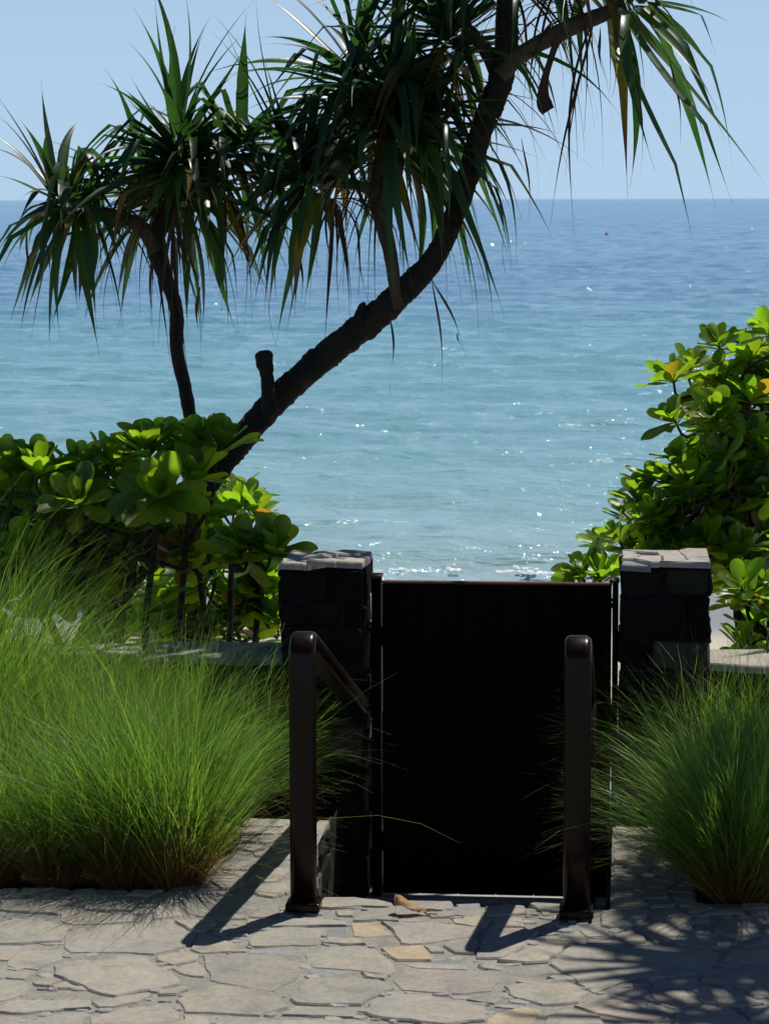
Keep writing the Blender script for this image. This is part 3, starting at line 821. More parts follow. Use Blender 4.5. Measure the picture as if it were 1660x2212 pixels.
# ------------------------------------------------------------------ handrails
def rail_section(w, d, r, n=4):
    pts = []
    for cx, cy, a0 in ((w / 2 - r, d / 2 - r, 0), (-w / 2 + r, d / 2 - r, 90), (-w / 2 + r, -d / 2 + r, 180), (w / 2 - r, -d / 2 + r, 270)):
        for k in range(n + 1):
            a = math.radians(a0 + 90 * k / n)
            pts.append((cx + r * math.cos(a), cy + r * math.sin(a)))
    return pts
def handrail(x, y, top, label, run, lower):
    h = empty('handrail', (x, y, 0), label, 'handrail', 'handrails at the head of the steps')
    sec = rail_section(0.090, 0.058, 0.021)
    def sweep(path):
        V, F = [], []
        m = len(sec)
        for i, (py, pz) in enumerate(path):
            a = path[max(i - 1, 0)]; b = path[min(i + 1, len(path) - 1)]
            ty, tz = b[0] - a[0], b[1] - a[1]
            L = math.hypot(ty, tz); ty /= L; tz /= L
            ny, nz = tz, -ty
            for (sx, sd) in sec: V.append((sx, py + ny * sd, pz + nz * sd))
        for i in range(len(path) - 1):
            for k in range(m):
                k2 = (k + 1) % m
                F.append((i * m + k, (i + 1) * m + k, (i + 1) * m + k2, i * m + k2))
        F.append(tuple(range(m))); F.append(tuple(reversed([(len(path) - 1) * m + k for k in range(m)])))
        return V, F
    s = math.radians(17.6)
    rad = 0.052
    zc = top - 0.029
    path = [(0, 0.02), (0, 0.3), (0, 0.6), (0, zc - rad)]
    turn = math.radians(90) + s
    for k in range(1, 11):
        a = turn * k / 10
        path.append((rad - rad * math.cos(a), zc - rad + rad * math.sin(a)))
    ey, ez = path[-1]
    L = run
    path.append((ey + L * 0.5 * math.cos(s), ez - L * 0.5 * math.sin(s)))
    path.append((ey + L * math.cos(s), ez - L * math.sin(s)))
    V, F = sweep(path)
    o = mesh_obj('rail', V, F, M['bronze'], h, smooth=True)
    # lower post carrying the far end, standing on the landing
    fy, fz = path[-1]
    if lower:
      V, F = sweep([(fy - 0.06, LAND_Z), (fy - 0.06, 0.0), (fy - 0.06, fz + 0.0)])
      mesh_obj('lower_post', V, F, M['bronze'], h, smooth=True)
    bm = box_bm(-0.058, 0.058, -0.050, 0.050, 0.004, 0.034, 0.006, seg=2)
    bpl = bm_obj('base_plate', bm, M['bronze'], h)
    for (bx, by) in ((-0.048, -0.04), (0.048, -0.04), (-0.048, 0.04), (0.048, 0.04)):
        bm = bmesh.new()
        bmesh.ops.create_cone(bm, cap_ends=True, segments=8, radius1=0.006, radius2=0.005, depth=0.006)
        for v in bm.verts: v.co += Vector((bx, by, 0.036))
        bm_obj('bolt', bm, M['bronze'], bpl)
    return h
hl, hr = at_z(656, 1966, 0), at_z(1244, 1981, 0)
HT = at_y(656, 1372, hl.y - 0.02).z
handrail(hl.x, hl.y, HT, 'brown steel handrail with a bent top beside the large left grass bed', (PIL_Y0 - hl.y - 0.10) / math.cos(math.radians(17.6)), False)
handrail(hr.x, hr.y, HT, 'brown steel handrail with a bent top at the right edge of the gate', 1.45, True)

# ------------------------------------------------------------------ fallen leaf
def fallen_leaf():
    p = at_z(888, 1973, 0)
    V, F, U = [], [], []
    n, m = 18, 10
    for i in range(n + 1):
        t = i / n
        w = np.interp(t, [0, .15, .4, .7, .9, 1], [.004, .010, .026, .036, .030, .016])
        h = np.interp(t, [0, .15, .4, .65, .85, 1], [.005, .010, .022, .040, .056, .060])
        cx = 0.062 - 0.118 * t
        for k in range(m + 1):
            ang = (k / m - 0.5) * 2 * (1.15 + 0.25 * math.sin(7 * t))
            V.append((p.x + cx + 0.003 * math.sin(9 * t + ang * 2), p.y + w * math.sin(ang) + 0.004 * math.sin(5 * t), p.z + 0.004 + h * max(0.0, math.cos(ang * 0.92)) + 0.0025 * math.sin(15 * t + 5 * ang)))
            U.append((0.3, t))
    for i in range(n):
        for k in range(m):
            a = i * (m + 1) + k
            F.append((a, a + 1, a + m + 2, a + m + 1))
    L = Vector((p.x, p.y, 0))
    o = empty('fallen_leaf', L, 'curled dry tan leaf lying on the paving at the top of the steps', 'leaf')
    mesh_obj('blade', [Vector(v) - L for v in V], F, M['dry_leaf'], o, True, U)
    st = [(0.052, 0, 0.014), (0.075, -0.002, 0.017), (0.092, -0.01, 0.012), (0.088, -0.02, 0.006), (0.062, -0.02, 0.006)]
    V, F = tube(st, [0.0022, 0.002, 0.0018, 0.0018, 0.0016], 6)
    mesh_obj('stalk', V, F, M['stem'], o, True)
fallen_leaf()

# ------------------------------------------------------------------ buoy
def buoy():
    p = at_z(1309, 509, SEA_Z)
    o = empty('buoy', (p.x, p.y, SEA_Z), 'tiny round red buoy floating far out on the sea', 'buoy')
    bm = bmesh.new()
    bmesh.ops.create_uvsphere(bm, u_segments=16, v_segments=10, radius=0.27)
    for v in bm.verts: v.co.z = v.co.z * 0.95 + 0.16
    bm_obj('float', bm, M['buoy'], o, True)
    V, F = tube([(0, 0, 0.38), (0, 0, 0.62)], [0.035, 0.03], 8)
    mesh_obj('stub_mast', V, F, M['buoy'], o, True)
buoy()

# ------------------------------------------------------------------ pandanus tree
def strap_leaf(base, d, L, w, droop, kink, twist, rnd, n=11):
    V, U = [], []
    p = Vector(base); d = Vector(d).normalized()
    side0 = d.cross(Vector((0, 0, 1)))
    if side0.length < 0.1: side0 = Vector((math.cos(twist * 9), math.sin(twist * 9), 0))
    side0.normalize()
    side0 = (side0 + Vector((0, 0, 1)) * twist * 0.5).normalized()
    s = side0
    h = L / n
    wig = R.uniform(-0.06, 0.06)
    for i in range(n + 1):
        t = i / n
        ww = w * (0.85 + 0.15 * min(1, t * 5)) * max(0.0, min(1.0, (0.88 - t) / 0.42)) ** 0.9
        ww = max(ww, 0.0075 * (1.15 - t))
        nrm = s.cross(d).normalized()
        fold = 0.32 * (1 - 0.5 * t)
        V += [p - s * ww / 2 + nrm * ww * fold * 0.5, p.copy() - nrm * ww * fold * 0.25, p + s * ww / 2 + nrm * ww * fold * 0.5]
        U += [(rnd, t)] * 3
        p = p + d * h
        g = droop * (0.15 + 1.5 * t)
        if kink: g *= 0.35 if t < kink else 1.0
        if kink and abs(t - kink) < 0.5 / n + 1e-6: g += 4.2
        d = (d + Vector((wig, wig * 0.6, -g * 0.25))).normalized()
        s = (s - d * s.dot(d)).normalized()
    F = []
    for i in range(n):
        a = i * 3
        F += [(a, a + 1, a + 4, a + 3), (a + 1, a + 2, a + 5, a + 4)]
    return V, F, U
def axis_frame(ax):
    ax = Vector(ax).normalized()
    r = Vector((0, 1, 0)) if abs(ax.y) < 0.9 else Vector((1, 0, 0))
    a = ax.cross(r).normalized(); b = ax.cross(a)
    return ax, a, b
def crown(center, ax, N, L, w=0.047, spread=104, dry=13, drp=1.0, upright=0, lo=34):
    """list of (kind, verts, faces, uvs)"""
    ax, a, b = axis_frame(ax)
    out = []
    N = int(N * 1.45)
    C = Vector(center)
    for i in range(N):
        u = (i + 0.5) / N
        az = i * 2.39996 + R.uniform(-0.2, 0.2)
        inc = math.radians(lo + (spread - lo) * u ** 0.62 + R.uniform(-11, 11))
        d = ax * math.cos(inc) + (a * math.cos(az) + b * math.sin(az)) * math.sin(inc)
        base = C + ax * (0.10 - 0.30 * u) * L + (a * math.cos(az) + b * math.sin(az)) * 0.025
        Ln = L * R.uniform(0.72, 1.28) * (0.82 + 0.35 * min(1, u * 2.2))
        droop = drp * (0.22 + 0.75 * u ** 1.3) * R.uniform(0.7, 1.3)
        kink = R.choice([0.18, 0.27, 0.36, 0.45, 0.55]) if (u > 0.10 and R.random() < 0.74) else 0
        k = 'strap'
        if u > 0.86 and R.random() < 0.32: k = 'strap_old'
        elif R.random() < 0.02: k = 'strap_old'
        out.append((k,) + strap_leaf(base, d, Ln, w * R.uniform(0.8, 1.2), droop, kink, R.uniform(-1, 1), R.randrange(64) / 64 + 0.004))
    for i in range(upright):
        az = R.uniform(0, 6.28); inc = math.radians(R.uniform(3, 26))
        up = (ax * 0.5 + Vector((0, 0, 1))).normalized()
        d = up * math.cos(inc) + (a * math.cos(az) + b * math.sin(az)) * math.sin(inc)
        out.append(('strap',) + strap_leaf(C + ax * 0.05, d, L * R.uniform(1.0, 1.7), w * R.uniform(0.55, 0.85), 0.16 * R.uniform(0.2, 2.4), 0, R.uniform(-1, 1), R.randrange(64) / 64 + 0.004))
    for i in range(dry):
        az = R.uniform(0, 6.28)
        d = (a * math.cos(az) + b * math.sin(az)) * 0.8 - ax * 0.5
        out.append(('strap_dry',) + strap_leaf(C - ax * 0.3 * L, d, L * R.uniform(0.75, 1.45), w * R.uniform(0.18, 0.42), 1.6, 0, R.uniform(-1, 1), R.randrange(64) / 64 + 0.004))
    return out
def wood(tree, name, pts, Y, mat, knob=0.07, seg=14, per=8, dY=None):
    """pts: (x, y, width) in picture units at distance Y (dY: per-point offset)"""
    P, W = [], []
    for q in spline([(a[0], a[1], a[2], (a[3] if len(a) > 3 else 0.0)) for a in pts], per):
        v = at_y(q[0], q[1], Y + q[3])
        P.append(v); W.append(q[2] / ppm(Y + q[3]) / 2)
    V, F = tube([p - tree.location for p in P], W, seg, True, knob)
    acc = [0.0]
    for i in range(1, len(P)): acc.append(acc[-1] + (P[i] - P[i - 1]).length)
    U = []
    for i in range(len(P)): U += [(k / seg, acc[i]) for k in range(seg)]
    return mesh_obj(name, V, F, mat, tree, True, U)
def add_leaves(tree, leaves, limit=300):
    """the leaves that show largest become parts, the rest one joined mass"""
    sc = []
    for lf in leaves:
        a = 0
        pr = [proj(v) for v in lf[1][1::3]]
        for p, q in zip(pr, pr[1:]):
            if 0 < q[0] < PW and 0 < q[1] < PH: a += math.hypot(p[0] - q[0], p[1] - q[1])
        sc.append(a)
    order = sorted(range(len(leaves)), key=lambda i: -sc[i])
    for i in order[:limit]:
        k, V, F, U = leaves[i]
        mesh_obj('dry_leaf' if k == 'strap_dry' else 'leaf', [v - tree.location for v in V], F, M[k], tree, True, U)
    rest = {}
    for i in order[limit:]:
        k, V, F, U = leaves[i]
        A = rest.setdefault(k, ([], [], []))
        n0 = len(A[0])
        A[0].extend(v - tree.location for v in V); A[1].extend(tuple(x + n0 for x in f) for f in F); A[2].extend(U)
    for k, (V, F, U) in rest.items():
        o = mesh_obj('foliage', V, F, M[k], tree, True, U); o['kind'] = 'stuff'

TY = 12.6
tb = at_y(215, 1345, TY)
tree = empty('pandanus_tree', (tb.x, TY, float(beach_z(TY))), 'leaning screw pine with forked bare trunk and drooping strap leaf crowns above the gate', 'tree')
trunk = [(150, 1500, 78, .1), (215, 1350, 80), (268, 1255, 72), (330, 1170, 66), (440, 1045, 62), (520, 950, 58), (600, 860, 58), (700, 770, 60), (785, 706, 62), (860, 640, 58), (932, 565, 50), (975, 480, 46), (1010, 380, 48), (1040, 280, 50), (1075, 190, 54), (1092, 120, 50), (1096, 40, 46), (1098, -60, 44), (1092, -170, 40)]
wood(tree, 'trunk', trunk, TY, M['bark_shaded'], 0.15, 22, 22)
wood(tree, 'branch', [(455, 1020, 30), (432, 960, 31), (411, 900, 29), (401, 845, 30), (382, 755, 30), (381, 672, 31), (358, 600, 31), (334, 535, 38), (352, 480, 34), (378, 420, 34), (385, 375, 30)], TY + 0.08, M['bark_shaded'], 0.10)
wood(tree, 'branch', [(338, 545, 34), (312, 498, 34), (270, 472, 30), (225, 462, 30), (185, 452, 26)], TY + 0.06, M['bark'], 0.06)
wood(tree, 'branch', [(860, 668, 26), (850, 600, 28), (842, 545, 30), (826, 480, 36), (816, 428, 40), (822, 370, 38), (830, 310, 36), (842, 240, 32)], TY - 0.05, M['bark'], 0.06)
wood(tree, 'branch', [(816, 440, 28), (800, 412, 26), (770, 400, 24), (735, 395, 24), (700, 392, 22)], TY - 0.07, M['bark'], 0.05)
wood(tree, 'branch', [(835, 450, 24), (853, 410, 24), (860, 365, 22), (868, 320, 22)], TY, M['bark'], 0.05)
wood(tree, 'branch', [(1078, 165, 40), (1112, 128, 38), (1150, 102, 36), (1205, 72, 38), (1258, 48, 36), (1310, 28, 32), (1350, 10, 28)], TY - 0.04, M['bark'], 0.06)
wood(tree, 'branch', [(1080, 180, 34), (1060, 130, 32), (1035, 90, 30), (1005, 60, 28)], TY + 0.05, M['bark'], 0.05)
wood(tree, 'stub', [(585, 890, 44), (580, 850, 32), (577, 815, 30), (572, 785, 36), (570, 764, 38), (569, 757, 20)], TY - 0.06, M['bark_shaded'], 0.14, 12, 5)
wood(tree, 'stub', [(770, 712, 40), (776, 685, 26), (782, 664, 18), (787, 653, 8)], TY - 0.05, M['bark_shaded'], 0.25, 10, 5)
LV = []
LV += crown(at_y(140, 440, TY + .05), (-0.85, -0.25, 0.35), 42, 0.52, drp=1.1, spread=110, upright=3)
LV += crown(at_y(385, 335, TY), (0.0, -0.1, 1), 60, 0.58, drp=0.9, upright=12, lo=34)
LV += crown(at_y(320, 420, TY + .3), (-0.3, 0.7, 0.4), 26, 0.55, drp=0.9)
LV += crown(at_y(440, 420, TY + .2), (0.6, 0.5, 0.3), 28, 0.58, drp=0.9)
LV += crown(at_y(520, 310, TY + .15), (0.45, 0.2, 0.8), 32, 0.58, drp=0.9)
LV += crown(at_y(655, 385, TY - .05), (-0.75, -0.2, 0.55), 46, 0.56, drp=1.0, upright=6)
LV += crown(at_y(850, 225, TY - .05), (0.05, -0.15, 1), 70, 0.72, drp=1.1, upright=6)
LV += crown(at_y(770, 170, TY + .15), (-0.3, 0.2, 0.8), 42, 0.66, drp=1.15, upright=5)
LV += crown(at_y(915, 300, TY + .1), (0.6, 0.2, 0.55), 40, 0.66, drp=1.3)
LV += crown(at_y(960, 70, TY + .1), (-0.25, 0.1, 0.9), 50, 0.66, drp=1.1, upright=5)
LV += crown(at_y(1385, 8, TY - .05), (0.93, -0.1, 0.32), 22, 0.78, drp=0.6, spread=100, upright=2)
LV += crown(at_y(1090, -170, TY), (0.05, -0.1, 1), 54, 0.8, drp=1.2)
LV += crown(at_y(1260, -140, TY + .2), (0.4, 0.2, 0.8), 22, 0.7, drp=1.2)
# dead strands hanging free under the crowns and from the bare trunk
for (x, y, ln, sw) in ((842, 690, 165, 6), (935, 590, 265, 22), (990, 720, 50, 12), (762, 470, 210, 40), (700, 430, 200, 24), (640, 520, 150, 14), (560, 560, 190, 40), (330, 560, 190, -4), (240, 520, 170, -14), (95, 520, 190, 26), (60, 500, 180, 12), (1075, 440, 150, 20), (1130, 300, 200, 14), (1375, 150, 240, 12), (1330, 80, 130, -10), (1450, 120, 190, 20), (430, 620, 130, -3), (1290, 60, 120, 18), (935, 600, 160, 70)):
    p = at_y(x, y, TY - 0.1); q = at_y(x + sw, y + ln, TY - 0.1)
    V, U = [], []
    n = 9
    ww = R.uniform(0.007, 0.014)
    for i in range(n + 1):
        t = i / n
        c = p.lerp(q, t) + Vector((0.012 * math.sin(t * 5 + x), 0.01 * math.sin(t * 4), 0))
        w = ww * (0.5 + 1.2 * math.sin(math.pi * min(1, t * 1.2 + 0.1)) ** 2) * (1 - t * 0.75)
        an = t * 2.5 + x
        s = Vector((math.cos(an), math.sin(an), 0))
        V += [c - s * w / 2, c + Vector((0, 0.001, 0)), c + s * w / 2]; U += [(0.2, t)] * 3
    F = []
    for i in range(n):
        a = i * 3
        F += [(a, a + 1, a + 4, a + 3), (a + 1, a + 2, a + 5, a + 4)]
    LV.append(('strap_dry', V, F, U))
add_leaves(tree, LV)
# dry curled leaf sheath hanging from the right branch
def sheath():
    pts = spline([(1212, 72, 20), (1198, 100, 15), (1186, 135, 14), (1176, 170, 17), (1172, 205, 26), (1175, 225, 34), (1183, 240, 30)], 5)
    V, U = [], []
    P = [at_y(q[0], q[1], TY - 0.1) for q in pts]
    for i, q in enumerate(pts):
        w = q[2] / ppm(TY)
        t = (P[min(i + 1, len(P) - 1)] - P[max(0, i - 1)]).normalized()
        s = t.cross(Vector((0, 1, 0))).normalized()
        if i > len(pts) - 8: s = (s + Vector((0.5, 0, 0.35)) * ((i - len(pts) + 8) / 8)).normalized()
        for k in range(5):
            a = (k / 4 - 0.5) * 2.2
            V.append(P[i] + s * w * 0.55 * math.sin(a) + Vector((0, 1, 0)) * w * 0.5 * (1 - math.cos(a)) - tree.location)
            U.append((0.5, i / len(pts)))
    F = []
    for i in range(len(pts) - 1):
        for k in range(4):
            a = i * 5 + k
            F.append((a, a + 1, a + 6, a + 5))
    o = mesh_obj('dry_leaf_sheath', V, F, M['strap_dry'], tree, True, U)
    o['label'] = 'dry curled leaf sheath hanging from the right branch'
sheath()
# a second screw pine just outside the frame on the right; its crowns shade the right of the paving
t2 = empty('pandanus_tree', (2.5, 11.3, -0.05), 'screw pine standing to the right of the view, its crowns shading the right grass', 'tree')
def wood3(tr, name, pts, mat, seg=12):
    sp_ = spline(pts, 6)
    P = [Vector(q[:3]) for q in sp_]
    V, F = tube([p - tr.location for p in P], [q[3] for q in sp_], seg, True, 0.08)
    U = []
    acc = 0
    for i in range(len(P)):
        if i: acc += (P[i] - P[i - 1]).length
        U += [(k / seg, acc) for k in range(seg)]
    return mesh_obj(name, V, F, mat, tr, True, U)
wood3(t2, 'trunk', [(2.5, 11.3, -0.1, .1), (2.4, 11.2, 1.4, .085), (2.2, 11.0, 2.8, .07), (1.9, 10.8, 4.0, .055)], M['bark'])
wood3(t2, 'branch', [(2.2, 11.0, 2.8, .05), (2.0, 11.4, 3.5, .045), (1.85, 11.8, 4.1, .04)], M['bark'])
wood3(t2, 'branch', [(2.1, 10.9, 3.1, .045), (1.85, 11.1, 3.7, .04), (1.6, 11.2, 4.0, .035)], M['bark'])
wood3(t2, 'branch', [(2.25, 11.05, 2.6, .05), (2.2, 10.5, 3.4, .045), (1.85, 10.05, 4.1, .04)], M['bark'])
L2 = []
for c, ax, n in (((1.62, 10.35, 4.15), (-.3, -.2, 1), 38), ((1.9, 11.9, 4.2), (-.2, .3, .8), 26), ((1.9, 10.5, 4.5), (0, 0, 1), 30),
                 ((1.75, 9.7, 4.3), (0, -.3, 1), 30), ((1.55, 11.2, 4.1), (-.5, .1, .8), 32), ((1.75, 11.5, 4.5), (-.1, .3, 1), 30)):
    L2 += crown(c, ax, n, 0.72, drp=0.85, dry=3)
add_leaves(t2, L2, 0)

# ------------------------------------------------------------------ beach shrubs (broad obovate leaves in whorls)
def leaf_variant(k):
    rr = random.Random(100 + k)
    n = 12
    V, U = [], []
    curl = rr.uniform(-0.10, 0.22); cup = rr.uniform(0.10, 0.32); wmax = rr.uniform(0.19, 0.245)
    wav = rr.uniform(0, 0.02)
    for i in range(n + 1):
        t = math.sin(math.pi / 2 * (i / n) ** 0.85)
        if t < 0.25: w = 0.03 + 0.09 * (t / 0.25) ** 1.5
        else:
            s = (t - 0.25) / 0.75
            w = 0.12 + (wmax - 0.12) * math.sin(min(1, s / 0.62) * math.pi / 2)
            if s > 0.62: w = wmax * math.sqrt(max(0.0, 1 - ((s - 0.62) / 0.38) ** 2.2))
        w = max(w, 0.012)
        zc = -curl * t * t
        for q in (-1, -0.55, 0, 0.55, 1):
            V.append((q * w, t, zc + cup * w * abs(q) ** 1.4 + wav * math.sin(11 * t + 3 * q + k)))
            U.append((k / 64 + 0.004, t))
    F = []
    for i in range(n):
        for c in range(4):
            a = i * 5 + c
            F.append((a, a + 1, a + 6, a + 5))
    me = bpy.data.meshes.new('leaf')
    me.from_pydata(V, [], F)
    finish(me, None, True, U)
    return me, np.array(V), F, U
LVAR = []
for k in range(10):
    me, V, F, U = leaf_variant(k)
    mg = me; mg.materials.append(M['lettuce'])
    my = me.copy(); my.materials.clear(); my.materials.append(M['lettuce_yellow'])
    LVAR.append((mg, my, V, F, U))
def whorl(tip, ax, n, L, yellow=0.0, spread=84):
    ax, a, b = axis_frame(ax)
    out = []
    for i in range(n):
        u = (i + 0.5) / n
        az = i * 2.39996 + R.uniform(-0.25, 0.25)
        inc = math.radians(14 + (spread - 14) * u ** 0.8 + R.uniform(-10, 10))
        d = (ax * math.cos(inc) + (a * math.cos(az) + b * math.sin(az)) * math.sin(inc)).normalized()
        side = d.cross(ax)
        if side.length < 1e-3: side = a.copy()
        side.normalize()
        side = (side + ax * R.uniform(-0.25, 0.25)).normalized()
        side = (side - d * side.dot(d)).normalized()
        nrm = side.cross(d)
        ln = L * R.uniform(0.85, 1.2) * (0.72 + 0.4 * min(1, u * 2.5))
        p = Vector(tip) - ax * 0.035 * u * (L / 0.16)
        m = Matrix(((side.x, d.x, nrm.x, p.x), (side.y, d.y, nrm.y, p.y), (side.z, d.z, nrm.z, p.z), (0, 0, 0, 1))) @ Matrix.Scale(ln, 4)
        out.append((m, R.randrange(10), R.random() < yellow * (0.4 + u)))
    return out
def shrub(name, base, label, whorls, root_pts, group, limit=300):
    """whorls: (point, axis, n, L, yellow). Stems run from the nearest root point to each whorl."""
    sh = empty(name, base, label, 'shrub', group)
    leaves = []
    for wh in whorls:
        p, ax, n, L, yl = wh[:5]
        leaves += whorl(*wh)
        rp = min(root_pts, key=lambda r: (Vector(r) - Vector(p)).length + 0.4 * R.random())
        rp = Vector(rp); p = Vector(p)
        ax = Vector(ax).normalized()
        mid = rp.lerp(p, 0.55) + Vector((R.uniform(-.05, .05), R.uniform(-.05, .05), -0.04))
        pre = p - ax * 0.1
        pts = spline([tuple(rp), tuple(mid), tuple(pre), tuple(p)], 3)
        V, F = tube([Vector(q) - sh.location for q in pts], [0.011 - 0.006 * i / len(pts) for i in range(len(pts))], 6)
        mesh_obj('stem', V, F, M['stem'], sh, True)
    for r in root_pts:
        r = Vector(r); b = Vector((base[0] + (r.x - base[0]) * 0.45, base[1] + 0.3 * (r.y - base[1]), base[2]))
        pts = spline([tuple(b), tuple(b.lerp(r, 0.5) + Vector((R.uniform(-.06, .06), 0, 0.03))), tuple(r)], 5)
        V, F = tube([Vector(q) - sh.location for q in pts], [0.022 - 0.009 * i / len(pts) for i in range(len(pts))], 7, True, 0.1)
        mesh_obj('stem', V, F, M['stem'], sh, True)
    sc = []
    for (m, k, y) in leaves:
        p = proj(m @ Vector((0, 0.6, 0)))
        vis = 1 if (-30 < p[0] < PW + 30) else 0
        facing = abs((m.to_3x3() @ Vector((0, 0, 1))).normalized().dot(FW)) + 0.25
        sc.append(vis * m.to_scale().x * facing / p[2])
    order = sorted(range(len(leaves)), key=lambda i: -sc[i])
    inv = Matrix.Translation(-sh.location)
    for i in order[:limit]:
        m, k, y = leaves[i]
        o = bpy.data.objects.new('leaf', LVAR[k][1 if y else 0])
        link(o, sh)
        o.matrix_local = inv @ m
    VV, FF, UU = [], [], []
    for i in order[limit:]:
        m, k, y = leaves[i]
        mm = np.array(inv @ m)
        v = LVAR[k][2] @ mm[:3, :3].T + mm[:3, 3]
        n0 = sum(len(x) for x in VV) if False else CNT[0]
        CNT[0] += len(v)
        VV.append(v); FF.append(np.array(LVAR[k][3]) + n0)
        UU.append(np.array([(R.randrange(64) / 64 + 0.004, u[1]) for u in LVAR[k][4][:1]] * len(v)) if False else np.array(LVAR[k][4]))
    CNT[0] = 0
    if VV:
        me = quads_mesh('foliage', np.concatenate(VV), np.concatenate(FF), M['lettuce'], np.concatenate(UU), True)
        o = link(bpy.data.objects.new('foliage', me), sh)
        o['kind'] = 'stuff'
    return sh
CNT = [0]
def up(dx=0.0, dy=0.0, j=0.35):
    return (dx + R.uniform(-j, j), dy + R.uniform(-j, j) - 0.1, 1.0)
# left: dark hedge in the shade of the tree
W = []
for (x, y) in ((20, 1012), (85, 1018), (130, 1044), (175, 1014), (240, 1002), (290, 988), (322, 976), (374, 972), (430, 966), (476, 968), (60, 1050), (200, 1060), (272, 1055), (420, 1035), (-30, 1020), (-70, 1010)):
    W.append((at_y(x, y, R.uniform(11.55, 11.95)), up(j=0.3), 14, R.uniform(.142, .17), 0.0, 62))
W.append((at_y(345, 1072, 11.45), (0.05, -0.85, 0.45), 19, 0.185, 0.0))
W.append((at_y(170, 1085, 11.5), (-0.1, -0.6, 0.7), 15, 0.16, 0.0))
for (x, y) in ((40, 1110), (110, 1120), (230, 1135), (290, 1140), (60, 1185), (130, 1195), (190, 1190), (400, 1130), (440, 1105), (250, 1200), (-20, 1150), (320, 1180), (400, 1080), (150, 1150), (30, 1240), (100, 1240), (-30, 1230), (60, 1290), (140, 1280), (200, 1260), (0, 1300), (180, 1310), (100, 1320), (250, 1290)):
    W.append((at_y(x, y, R.uniform(11.5, 12.2)), up(j=0.7), 15, R.uniform(.13, .165), 0.10))
for k_ in range(24):
    W.append((at_y(R.uniform(-40, 330), R.uniform(1060, 1300), R.uniform(12.0, 12.4)), up(j=0.8), 14, R.uniform(.14, .17), 0.05))
for (x, y) in ((250, 1215), (300, 1200), (350, 1205), (400, 1195), (360, 1180)):
    W.append((at_y(x, y, R.uniform(12.0, 12.3)), (R.uniform(-.5, .5), R.uniform(-.3, .6), 0.4), 12, R.uniform(.15, .18), 0.75))
b0 = at_y(270, 1420, 11.9)
roots = [at_y(x, y, Y) for (x, y, Y) in ((60, 1230, 11.8), (170, 1240, 11.7), (290, 1200, 11.8), (400, 1180, 11.8), (-60, 1200, 11.8), (230, 1120, 11.8), (340, 1120, 11.7))]
shrub('beach_shrub', (b0.x, 11.9, -0.05), 'dark broad leaved shrub in tree shade behind the low wall', W, roots, 'broad leaved shrubs behind the wall')
# left: sunlit shrub beside the pillar
W = []
for (x, y) in ((470, 1095), (505, 1100), (535, 1085), (552, 1110), (495, 1075), (455, 1120)):
    W.append((at_y(x, y, R.uniform(12.7, 13.1)), up(0.2, j=0.3), 12, R.uniform(.15, .18), 0.05))
for (x, y) in ((545, 1195), (590, 1190), (520, 1190)):
    W.append((at_y(x, y, R.uniform(11.45, 11.6)), (R.uniform(0.1, 0.6), -0.3, 1), 15, 0.17, 0.0))
for (x, y) in ((480, 1180), (450, 1205), (430, 1180)):
    W.append((at_y(x, y, R.uniform(11.9, 12.5)), up(j=0.6), 12, 0.17, 0.25))
for (x, y) in ((350, 1372), (392, 1362), (430, 1340), (462, 1372), (505, 1350), (545, 1325), (575, 1300), (560, 1372), (410, 1395), (370, 1330), (490, 1300), (600, 1345), (560, 1250), (595, 1270), (530, 1290), (340, 1340), (440, 1380), (520, 1330), (270, 1290), (300, 1330), (330, 1270), (390, 1285), (440, 1260), (480, 1240), (550, 1215), (410, 1235), (280, 1370)):
    W.append((at_y(x, y, R.uniform(12.95, 13.4)), up(j=0.45), 14, R.uniform(.155, .19), 0.03))
b0 = at_y(470, 1430, 12.5)
roots = [at_y(x, y, Y) for (x, y, Y) in ((500, 1215, 11.7), (430, 1240, 11.8), (420, 1400, 13.0), (520, 1390, 13.1), (560, 1290, 13.0))]
shrub('beach_shrub', (b0.x, 12.5, float(beach_z(12.5))), 'sunlit yellow green broad leaved shrub against the left pillar', W, roots, 'broad leaved shrubs behind the wall')
# right: tall bright shrub behind the right pillar
def inside(p, poly):
    c = False
    for i in range(len(poly)):
        a, b = poly[i], poly[i - 1]
        if (a[1] > p[1]) != (b[1] > p[1]) and p[0] < (b[0] - a[0]) * (p[1] - a[1]) / (b[1] - a[1]) + a[0]: c = not c
    return c
W = []
for (x, y) in ((1551, 730), (1654, 700), (1492, 778), (1553, 806), (1452, 800), (1504, 860), (1455, 893), (1617, 758), (1590, 800), (1640, 820), (1466, 975), (1442, 1022), (1511, 960), (1402, 1030), (1541, 1048), (1376, 1062), (1356, 1102), (1391, 1122), (1334, 1150), (1300, 1165), (1362, 1170), (1420, 1090), (1470, 1060), (1560, 900), (1530, 985), (1690, 720), (1700, 800), (1610, 700 + 30)):
    W.append((at_y(x, y + 14, R.uniform(12.2, 12.9)), up(-0.35, j=0.4), 15, R.uniform(.108, .138), 0.02))
poly = [(1700, 760), (1560, 800), (1500, 880), (1530, 960), (1450, 1060), (1390, 1140), (1390, 1190), (1560, 1260), (1700, 1280)]
k = 0
while k < 112:
    q = (R.uniform(1380, 1700), R.uniform(760, 1290))
    if inside(q, poly):
        W.append((at_y(q[0], q[1], R.uniform(12.2, 13.3)), up(-0.2, j=0.8), 15, R.uniform(.11, .14), 0.07)); k += 1
b0 = at_y(1650, 1420, 12.7)
roots = [at_y(x, y, Y) for (x, y, Y) in ((1600, 860, 12.6), (1640, 960, 12.7), (1560, 1060, 12.6), (1470, 1150, 12.6), (1640, 1150, 12.8), (1700, 900, 12.7), (1600, 1250, 12.6))]
